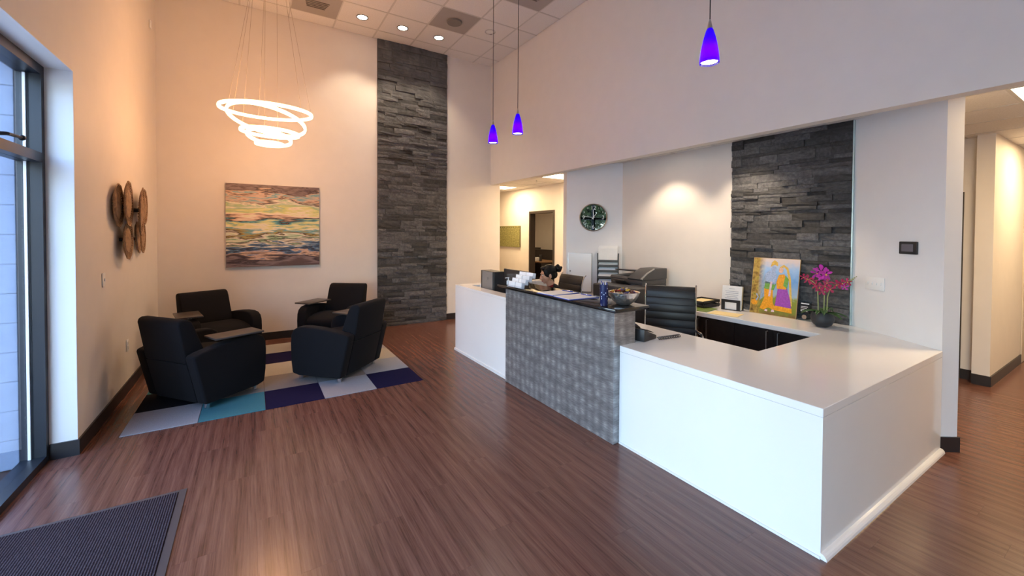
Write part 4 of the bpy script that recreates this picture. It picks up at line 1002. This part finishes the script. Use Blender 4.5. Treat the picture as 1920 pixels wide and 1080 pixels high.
# hair: cap and bun
M_HAIR = simple('black_hair', (.006,.0045,.0045), .45, noise=.5, nscale=90, bump=.3, Specular_IOR_Level=.2)
hm = MB(); hm.ball((0,-.022,.030),(.080,.096,.090),3,Hd)
for s_ in (-1,1): hm.ball((s_*.052,.012,.030),(.030,.052,.062),2,Hd); hm.ball((s_*.060,-.035,-.020),(.022,.045,.050),2,Hd)
hm.ball((0,.040,.088),(.052,.040,.024),2,Hd); hm.ball((0,-.075,-.010),(.060,.045,.062),2,Hd)
hme = merged(hm,.006,3); hair = bpy.data.objects.new('hair', hme); COL.objects.link(hair); hair.parent = pe; hme.materials.clear(); hme.materials.append(M_HAIR)
for p in hme.polygons: p.use_smooth = True
bn = MB(); rn = random.Random(9)
bn.ball((0,-.135,.045),(.044,.040,.046),3,Hd)
for i in range(16):
    a = rn.uniform(0,6.28); e = rn.uniform(-1,1.3); r_ = .042
    bn.ball((r_*math.cos(a)*math.cos(e),-.138+r_*.9*math.sin(a)*math.cos(e),.045+r_*math.sin(e)),rn.uniform(.012,.02),2,Hd)
bun = bn.build('hair_bun', M_HAIR, hair)
for s_ in (-1,1):
    ey = MB().ball((s_*.029,.0765,.004),(.0125,.0085,.0075),2,Hd).build('eye', simple('eye_white',(.75,.72,.70),.2), pe)
    MB().ball((s_*.029,.0838,.003),(.0052,.0028,.0055),2,Hd).build('iris', simple('iris_dark',(.015,.008,.006),.15), ey)
    MB().tube([Hd @ Vector((s_*.012,.089,.021)), Hd @ Vector((s_*.030,.0885,.027)), Hd @ Vector((s_*.047,.076,.020))],[.002,.0028,.0012],6).build('eyebrow', M_HAIR, pe)
    MB().lathe([(.009,-.002),(.011,0),(.009,.002)],16,Hd @ T(s_*.078,-.004,-.062) @ RY(R(90)),cap=False).build('earring', simple('gold',(.75,.5,.15),.2,1), pe)

# ================================================================ CORRIDOR AND OFFICE BEYOND
def m_greenart():
    g = N('mossy_canvas'); g.set(Roughness=.7); co = g.coords(scale=(1,1,1)); t = g.n('TexNoise', i_Scale=28.0, i_Detail=6.0, i_Roughness=.75); g.l(co, t.inputs['Vector'])
    r = g.ramp(t.outputs[0], [(.3,(.09,.08,.02)),(.48,(.20,.19,.06)),(.6,(.32,.29,.11)),(.75,(.44,.40,.20))]); g.l(r.outputs[0], g.p.inputs['Base Color']); g.bump(t.outputs[0],.4,.006); return g.m
ga = thing('green_canvas', 'mottled olive green canvas hanging in the back corridor', 'painting', (5.698,9.24,1.54), R(-90))
MB().box((-.50,-.035,-.27),(.50,-.033,.27)).build('painted_face', m_greenart(), ga); MB().box((-.499,-.0325,-.269),(.499,0,.269)).build('canvas_edge', simple('olive_edge',(.10,.09,.04),.7), ga)
bs = MB()
for i in range(9): bs.ball((-.44+i*.11,-.036,.235),(.02,.006,.013),1)
bs.build('bead_row', simple('olive_dark',(.05,.045,.015),.6), ga)
M_CUBE = simple('cubicle_fabric', (.020,.013,.010), .85, noise=.2, nscale=60)
for (x,y0,y1,h,lab) in ((8.9,12.35,13.4,1.10,'taller dark cubicle partition in the office'),(8.6,10.6,12.34,1.06,'lower dark cubicle partition in the office')):
    t = thing('cubicle_partition', lab, 'partition', (x,(y0+y1)/2,0)); w_ = (y1-y0)/2
    MB().box((-.03,-w_,.08),(.03,w_,h-.03),.004,seg=1,smooth=False).build('panel', M_CUBE, t); MB().box((-.035,-w_,h-.03),(.035,w_,h),.004,seg=1,smooth=False).build('top_cap', M_CAB, t); MB().box((-.025,-w_+.05,.0005),(.025,w_-.05,.08)).build('kick_plate', M_CAB, t)
od = thing('office_desk', 'dark office desk seen through the doorway', 'desk', (7.95,11.3,0))
MB().box((-.40,-.9,.70),(.40,.9,.735),.003,seg=1,smooth=False).build('desktop', simple('desk_wood',(.16,.09,.045),.4,noise=.2), od)
for y in (-.88,.85): MB().box((-.38,y,.0005),(.38,y+.03,.70)).build('end_panel', M_CAB, od)
MB().box((.30,-.85,.15),(.33,.85,.70)).build('modesty_panel', M_CAB, od)
for i,(x,y,w_,h_,m_,lab) in enumerate(((7.8,11.85,.10,.16,M_YELLOW,'small tan box at the end of the office desk'),(7.85,11.45,.24,.07,M_PAPER,'stack of papers on the office desk'),(7.8,11.0,.12,.10,M_PAPERB,'pale box on the office desk'),(7.75,10.72,.07,.20,M_BLACKPL,'black upright organiser on the office desk'))):
    tag(MB().box((-w_/2,-w_/2,0),(w_/2,w_/2,h_),.003,seg=1,smooth=False).box((-w_/2-.003,-w_/2-.003,h_-.02),(w_/2+.003,w_/2+.003,h_+.002),.002,seg=1,smooth=False).build(('desk_box','paper_pile','desk_box','desk_organiser')[i], m_, loc=(x,y,.7355), rotz=.2*i), lab, ('box','papers','box','organiser')[i])

# ================================================================ OUTSIDE THE STOREFRONT
gnd = struct(MB().box((-60,-40,-.25),(-1.46,50,-.03)).build('ground', simple('asphalt_far',(.30,.30,.29),.9,noise=.1,nscale=2)), 'open ground outside')
M_PAVE = simple('patio_stone',(.50,.49,.47),.8,noise=.12,nscale=5,bump=.2)
pv = MB().box((0,0,-.03),(.593,.593,0),.004,seg=1,smooth=False).mesh('paving_slab'); pv.materials.append(M_PAVE)
patio = struct(MB().box((-5.1,-.6,-.0305),(-1.46,9.0,-.0295)).build('patio', simple('patio_joint',(.22,.21,.20),.9)), 'paved patio outside the window')
for i in range(6):
    for j in range(16):
        o = bpy.data.objects.new('paving_slab', pv); COL.objects.link(o); o.location = (-2.06-i*.6,-.6+j*.6,0.0); o.parent = patio
pier = thing('block_pier', 'block pier just outside the glass, coloured with the blue of its shade', 'pillar', (-1.45,4.20,0))
M_BLOCK = simple('shade_blue_block',(.16,.20,.29),.7,noise=.08,nscale=12,bump=.2)  # blue of open shade is put into the block and mortar colours
MB().box((-.066,-.026,0),(.082,.016,3.6)).build('mortar_core', simple('pier_mortar',(.12,.15,.22),.8), pier)
blk = MB().box((-.07,-.03,.003),(.085,.0185,.197),.003,seg=1,smooth=False).mesh('block'); blk.materials.append(M_BLOCK)
for i in range(18):
    o = bpy.data.objects.new('block', blk); COL.objects.link(o); o.location = (0,0,i*.2); o.parent = pier
M_TERRA = simple('terracotta',(.42,.15,.08),.8,noise=.1,nscale=15)
LEAFM = [simple('leaf_a',(.085,.13,.045),.5,noise=.3,nscale=3), simple('leaf_b',(.13,.17,.07),.5,noise=.3,nscale=3), simple('leaf_c',(.055,.095,.035),.5,noise=.3,nscale=3)]
def foliage(rx,ry,rz,n,size,seed):
    rn = random.Random(seed); V = []; F = []
    for i in range(n):
        while True:
            p = Vector((rn.uniform(-1,1),rn.uniform(-1,1),rn.uniform(-1,1)))
            if .35 < p.length < 1: break
        p = Vector((p.x*rx,p.y*ry,p.z*rz))
        a = Vector((rn.gauss(0,1),rn.gauss(0,1),rn.gauss(0,1))).normalized(); c = a.orthogonal().normalized(); s_ = size*rn.uniform(.6,1.3); b_ = len(V)
        V += [p-a*s_, p-c*s_*.4+a*s_*.1, p+a*s_, p+c*s_*.4+a*s_*.1]; F.append((b_,b_+1,b_+2,b_+3))
    return MB().add(V,F,False)
pl = thing('terracotta_planter', 'terracotta planter with a leafy shrub on the patio', 'planter', (-2.0,5.75,0))
MB().lathe([(.001,.0),(.17,0),(.23,.36),(.25,.36),(.25,.42),(.21,.42),(.20,.34),(.001,.33)],28,cap=False).build('pot', M_TERRA, pl)
MB().tube([(0,0,.33),(.02,0,.7),(0,.02,1.0)],[.02,.015,.01],7).build('stem', simple('bark',(.10,.07,.05),.9), pl); f_ = foliage(.36,.36,.5,700,.06,1).build('foliage', LEAFM[1], pl); f_.location = (0,0,1.0)
def tree(x,y,h,r,k,lab,name='broadleaf_tree',cat='tree'):
    t = thing(name, lab, cat, (x,y,-.03))
    MB().tube([(0,0,0),(.05,.03,h*.4),(0,.05,h*.75)],[.02*h,.016*h,.006*h],9).build('trunk', simple('tree_bark'+str(k),(.09,.065,.05),.9), t)
    f_ = foliage(r,r,h*.36,5200,.17,k).build('foliage', LEAFM[k%3], t); f_.location = (0,0,h*.66)
tree(-6.2,8.6,4.5,1.5,2,'bushy tree beyond the patio in line with the pier'); tree(-8.5,3.0,5.5,1.9,3,'round tree across the lawn opposite the mat'); tree(-9,-1.5,3.3,1.6,4,'broad tree opposite the entrance glazing'); tree(-8,12.5,6,2.2,5,'tall tree far along the building side'); tree(-7.5,-5.5,5.5,2.0,6,'leafy tree toward the street corner'); tree(-12,6,7,2.6,7,'largest tree at the back of the lawn')
for i,(x,y) in enumerate(((-5.4,6.8),(-5.5,5.2),(-5.4,1.6),(-5.5,-.4))):
    t = thing('shrub', ('low shrub at the patio edge by the far tree','low shrub at the patio edge nearest the planter','low shrub at the patio edge opposite the mat','low shrub at the patio edge by the entrance')[i], 'shrub', (x,y,-.03)); f_ = foliage(.6,.6,.42,900,.07,20+i).build('foliage', LEAFM[i%3], t); f_.location = (0,0,.45)
    MB().tube([(0,0,0),(0,0,.35)],.03,6).build('stem', simple('shrub_bark'+str(i),(.1,.07,.05),.9), t)
